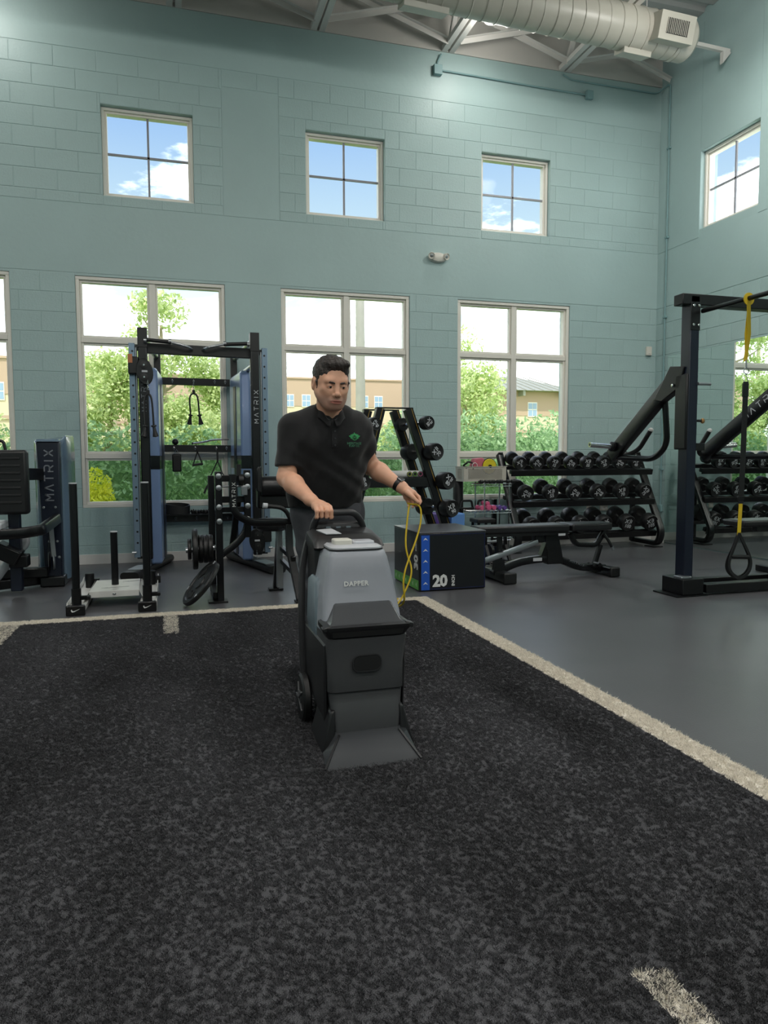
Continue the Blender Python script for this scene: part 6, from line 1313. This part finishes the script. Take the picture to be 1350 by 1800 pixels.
M['eyew'] = mat('eye_white', 'a89e94', .25); M['iris'] = mat('brown_iris', '1c120c', .15)
for s in (-1, 1):
    lead(MB().tube([H(s * .013, .0935, .0035), H(s * .022, .0935, .0070), H(s * .034, .0885, .0085), H(s * .044, .0790, .005)], [.0030, .0042, .0040, .0018], 8), 'eyebrow', 'hair', man)
    ey_ = lead(MB().ell(H(s * .031, .0775, -.011), (.0118, .0118, .0118), 20, 14), 'eye', 'eyew', man); lead(MB().ell(H(s * .031 + .0012, .0848, -.0135), (.0062, .0062, .0062), 14, 10), 'iris', 'iris', ey_)
# polo shirt
sh = Field(axis_(.43, 1.06, .005), axis_(3.22, 3.66, .005), axis_(.84, 1.40, .005))
sh.cone(SHR, (.540, 3.395, 1.06), .070, .064, .045).cone(SHL, (.958, 3.51, 1.12), .070, .060, .045)
sh.cut((.538, 3.393, 1.082), (-.12, -.12, -1), .003, (.43, 3.25, .95), (.605, 3.50, 1.10)).cut((.945, 3.495, 1.145), (.62, .35, -.75), .003, (.90, 3.35, 1.0), (1.06, 3.66, 1.25))
sh.cone((.738, 3.435, 1.20), (.745, 3.47, 1.04), .168, .165, .06, squash=((0, 1, 0), .66)).cone((.745, 3.47, 1.06), (.75, 3.52, .90), .162, .165, .05, squash=((0, 1, 0), .68)).cone((.625, 3.43, 1.262), (.85, 3.435, 1.262), .064, .064, .06).cone((.70, 3.42, 1.305), (.79, 3.42, 1.305), .064, .064, .05).ell((.738, 3.392, 1.275), (.10, .058, .07), .03)
sh.cone((.662, 3.45, 1.14), (.655, 3.50, .93), .100, .108, .05, squash=((0, 1, 0), .9)).ell((.66, 3.385, 1.20), (.08, .06, .07), .04).ell((.82, 3.385, 1.20), (.08, .06, .07), .04)
dR = np.array((.540, 3.395, 1.06)) - np.array(SHR); dL = np.array((.958, 3.51, 1.12)) - np.array(SHL)
sh.cut((.75, 3.5, .882), (0, 0, -1), .003)
sh.cone(H(0, -.022, -.06), (.736, 3.42, 1.385), .060, .058, .006, 's').ell((.738, 3.325, 1.362), (.036, .085, .036), .006, 's').cone((.738, 3.325, 1.348), (.738, 3.328, 1.302), .034, .008, .006, 's')
X, Y, Z = sh.a[0][:, None, None], sh.a[1][None, :, None], sh.a[2][None, None, :]
sh.F += (.0030 * np.sin(X * 38 + Z * 52 + 2.2 * np.sin(Z * 17 + X * 9)) * np.clip((1.22 - Z) * 6, 0, 1) + .0018 * np.sin(X * 70 - Z * 40 + Y * 30)).astype(np.float32)
sm2 = sh.mesh('polo_shirt'); sm2.transform(Matrix.Translation((-.74, -3.5, -Z0))); sm2.materials.append(M['shirt']); so = bpy.data.objects.new('polo_shirt', sm2); COL.objects.link(so); so.parent = man
# collar
inn = []; out = []; bot = []
for i in range(33):
    a = math.radians(-172 + 344 * i / 32); ca, sa = math.sin(a), math.cos(a)   # a = 0 at the back of the neck
    k = (1 - sa) / 2; cy = 3.405 - .015 * k; zt = 1.398 - .062 * k ** 1.3 - (.030 if k > .97 else .012 if k > .9 else 0)
    inn.append((.736 + .059 * ca, cy + .060 * sa, zt - .012)); out.append((.736 + .066 * ca, cy + .067 * sa, zt)); bot.append((.737 + (.094 - .012 * k) * ca, cy + (.088 + .004 * k) * sa, zt - .052 + .008 * k))
cb = MB(); n_ = 33; cb.v = [tuple(p) for p in inn + out + bot]; cb.f = [(i, i + 1, n_ + i + 1, n_ + i) for i in range(n_ - 1)] + [(n_ + i, n_ + i + 1, 2 * n_ + i + 1, 2 * n_ + i) for i in range(n_ - 1)]
co = lead(cb, 'collar', 'shirt', so, smooth=60); sd_ = co.modifiers.new('thick', 'SOLIDIFY'); sd_.thickness = .004; ss_ = co.modifiers.new('sub', 'SUBSURF'); ss_.levels = 1; ss_.render_levels = 1
from mathutils.bvhtree import BVHTree
bvh = BVHTree.FromPolygons([tuple(v.co + Vector((.74, 3.5, Z0))) for v in sm2.vertices], [tuple(p.vertices) for p in sm2.polygons])
def onshirt(x, z, lift=.0015):
    h = bvh.ray_cast(Vector((x, 2.9, z)), Vector((0, 1, 0)))[0]; return Vector((x, (h.y if h else 3.35) - lift, z))
def decal(nm, me_or_mb, m_, lift=.0016):
    me = me_or_mb if not isinstance(me_or_mb, MB) else mesh_of(me_or_mb, M[m_], 0, nm)
    bm2 = bmesh.new(); bm2.from_mesh(me)
    for v in bm2.verts:
        p = onshirt(v.co.x, v.co.z, lift); v.co = p - Vector((.74, 3.5, Z0))
    bm2.to_mesh(me); bm2.free(); me.materials.clear(); me.materials.append(M[m_]); return obj(nm, me, m_, so)
M['logog'] = mat('green_embroidery', '2f8f52', .7); M['logod'] = mat('dull_green_embroidery', '4d8a6a', .7); M['plack'] = mat('black_placket', '0c0c10', .8); M['btn'] = mat('dark_button', '2a2a2e', .3)
pl_ = [onshirt(.748 + .002 * 0, 1.262 - .0115 * i, .001) for i in range(9)]
lead(MB().flat(pl_, .030, .0025, up=(0, -1, 0)), 'placket', 'plack', so)
for z in (1.245, 1.212, 1.18): q = onshirt(.748, z, .003); lead(MB().lathe([(.0045, 0), (.005, .0015), (.001, .002)], q, (0, -1, 0), 12), 'button', 'btn', so)
LX, LZ = .842, 1.218
def fan(pts): return MB().prism([(x - LX, z - LZ) for x, z in pts], (LX, 0, LZ), (1, 0, 0), (0, 0, 1), (0, .0003, 0))
em = MB()
def blade(a, r0, r1, w): 
    u = (math.sin(a), math.cos(a)); v = (u[1], -u[0]); em.add([(LX + u[0] * r0 - v[0] * w, 0, LZ + u[1] * r0 - v[1] * w), (LX + u[0] * (r0 + r1) / 2 - v[0] * w * 1.6, 0, LZ + u[1] * (r0 + r1) / 2 - v[1] * w * 1.6), (LX + u[0] * r1, 0, LZ + u[1] * r1), (LX + u[0] * (r0 + r1) / 2 + v[0] * w * 1.6, 0, LZ + u[1] * (r0 + r1) / 2 + v[1] * w * 1.6), (LX + u[0] * r0 + v[0] * w, 0, LZ + u[1] * r0 + v[1] * w)], [(0, 1, 2, 3, 4)])
for a, r1, w in ((-1.35, .030, .0035), (1.35, .030, .0035), (-.95, .024, .003), (.95, .024, .003), (-.5, .020, .0025), (.5, .020, .0025), (0, .024, .0025), (-1.8, .022, .0025), (1.8, .022, .0025)): blade(a, .009, r1, w)
ring_n = 20
em.add([(LX + r_ * math.cos(2 * PI * i / ring_n), 0, LZ + r_ * math.sin(2 * PI * i / ring_n)) for r_ in (.0115, .0145) for i in range(ring_n)], [(i, (i + 1) % ring_n, ring_n + (i + 1) % ring_n, ring_n + i) for i in range(ring_n)])
for x in (-.004, .004): em.add([(LX + x - .0012, 0, LZ - .007), (LX + x + .0012, 0, LZ - .007), (LX + x + .0012, 0, LZ + .007), (LX + x - .0012, 0, LZ + .007)], [(0, 1, 2, 3)])
em.add([(LX - .004, 0, LZ - .001), (LX + .004, 0, LZ - .001), (LX + .004, 0, LZ + .001), (LX - .004, 0, LZ + .001)], [(0, 1, 2, 3)])
decal('chest_emblem', em, 'logog')
for s_, z, sz in (('HERITAGE', LZ - .029, .0155), ('TURF CO.', LZ - .041, .0125)):
    me = textmesh(s_, sz, ext=0, bold=.0003, spacing=1.05); me.transform(Matrix(((1, 0, 0, LX), (0, 0, 1, 0), (0, 1, 0, z), (0, 0, 0, 1)))); decal('chest_lettering', me, 'logod')
# trousers, belt, shoes
pt = Field(axis_(.53, .98, .0055), axis_(3.30, 3.90, .0055), axis_(.03, .95, .0055))
pt.cone((.675, 3.53, .86), (.83, 3.53, .86), .098, .098, .05).cone((.68, 3.52, .90), (.82, 3.52, .90), .095, .095, .05)
for hip, kn, an in (((.672, 3.53, .83), (.682, 3.47, .47), (.70, 3.555, .09)), ((.838, 3.53, .83), (.83, 3.60, .47), (.815, 3.755, .10))): pt.cone(hip, kn, .097, .070, .04).cone(kn, an, .070, .058, .03)
pt.cut((0, 3.5, .93), (0, 0, 1), .003).cut((0, 3.5, .055), (0, 0, -1), .003)
X, Y, Z = pt.a[0][:, None, None], pt.a[1][None, :, None], pt.a[2][None, None, :]
pt.F += (.0035 * np.sin(Z * 62 + X * 40 + 2 * np.sin(X * 21 + Z * 11)) * np.clip((.86 - Z) * 5, .1, 1)).astype(np.float32)
pm_ = pt.mesh('trousers'); pm_.transform(Matrix.Translation((-.74, -3.5, -Z0))); pm_.materials.append(M['pants']); po_ = bpy.data.objects.new('trousers', pm_); COL.objects.link(po_); po_.parent = man
for ax_, ay_ in ((.697, 3.50), (.818, 3.70)):
    s3 = Field(axis_(ax_ - .07, ax_ + .07, .005), axis_(ay_ - .20, ay_ + .15, .005), axis_(-.01, .14, .005))
    s3.cone((ax_, ay_ + .07, .045), (ax_ - .004, ay_ - .10, .035), .042, .040, .03, squash=((0, 0, 1), .8)).cone((ax_, ay_ + .06, .06), (ax_, ay_ + .04, .10), .038, .04, .02).cut((0, 0, .008), (0, 0, -1), .003)
    m3 = s3.mesh('shoe'); m3.transform(Matrix.Translation((-.74, -3.5, -Z0))); m3.materials.append(M['shoe']); o3 = bpy.data.objects.new('shoe', m3); COL.objects.link(o3); o3.parent = man
# watch
wd_ = (Vector(WRL) - Vector(ELL)).normalized(); wc_ = Vector(WRL) - wd_ * .018; e1 = wd_.orthogonal().normalized(); e2 = wd_.cross(e1)
wt = thing('wristwatch', 'black smart watch on the man\'s left wrist', 'watch', wc_)
obj('band', MB().sweep([(e1 * math.cos(a) + e2 * math.sin(a)) * .0315 for a in [2 * PI * i / 28 for i in range(28)]], [(p_[0], p_[1]) for p_ in rrect(.003, .022, .001, 2)], closed=True, up=wd_) if False else MB().loft([[((e1 * math.cos(a) + e2 * math.sin(a)) * (.0305 + dr) + wd_ * dz) for dr, dz in ((0, -.011), (.003, -.011), (.003, .011), (0, .011))] for a in [2 * PI * i / 32 for i in range(32)]], closed=True, cap=False), 'rubber', wt)
fd = Vector((.35, -.75, .56)); fd = (fd - wd_ * fd.dot(wd_)).normalized(); sdv = fd.cross(wd_)
obj('case', MB().loft([[fd * h_ + wd_ * a + sdv * b2 for a, b2 in rrect(.034, .030, .007, 4)] for h_ in (.030, .041)]), 'steelgrey', wt, bevel=.002); obj('screen', MB().loft([[fd * h_ + wd_ * a + sdv * b2 for a, b2 in rrect(.030, .026, .006, 4)] for h_ in (.041, .0418)]), 'black', wt)

# ================================================================== YELLOW CORD
cd = thing('extension_cord', 'yellow extension cord looped from the man\'s hand down to the turf', 'cord', (1.15, 3.31, Z0))
cdp = smoothpath([(1.11, 3.34, .90), (1.128, 3.318, .896), (1.148, 3.295, .897), (1.163, 3.290, .870), (1.158, 3.285, .80), (1.125, 3.27, .715), (1.085, 3.25, .64), (1.060, 3.24, .58), (1.05, 3.23, .52), (1.058, 3.225, .45), (1.062, 3.30, .40), (1.066, 3.8, .28), (1.20, 4.4, .13), (1.50, 5.0, .03), (1.64, 5.18, .0185), (1.66, 5.30, .0185), (1.72, 5.36, .019), (1.60, 5.42, .019), (1.45, 5.38, .019), (1.30, 5.10, .019), (1.15, 4.4, .019), (.98, 3.7, .019), (.90, 3.25, .03), (.86, 3.13, .12)], 3)
obj('cable', MB().tube(cdp, .0045, 8), 'yellow', cd, world=True)
cdp2 = smoothpath([(1.118, 3.335, .895), (1.108, 3.32, .872), (1.092, 3.30, .80), (1.078, 3.28, .72), (1.082, 3.27, .66), (1.102, 3.26, .605), (1.098, 3.25, .555), (1.07, 3.24, .50), (1.03, 3.22, .44), (.95, 3.16, .40), (.875, 3.10, .38)], 3)
obj('cable', MB().tube(cdp2, .0045, 8), 'yellow', cd, world=True)
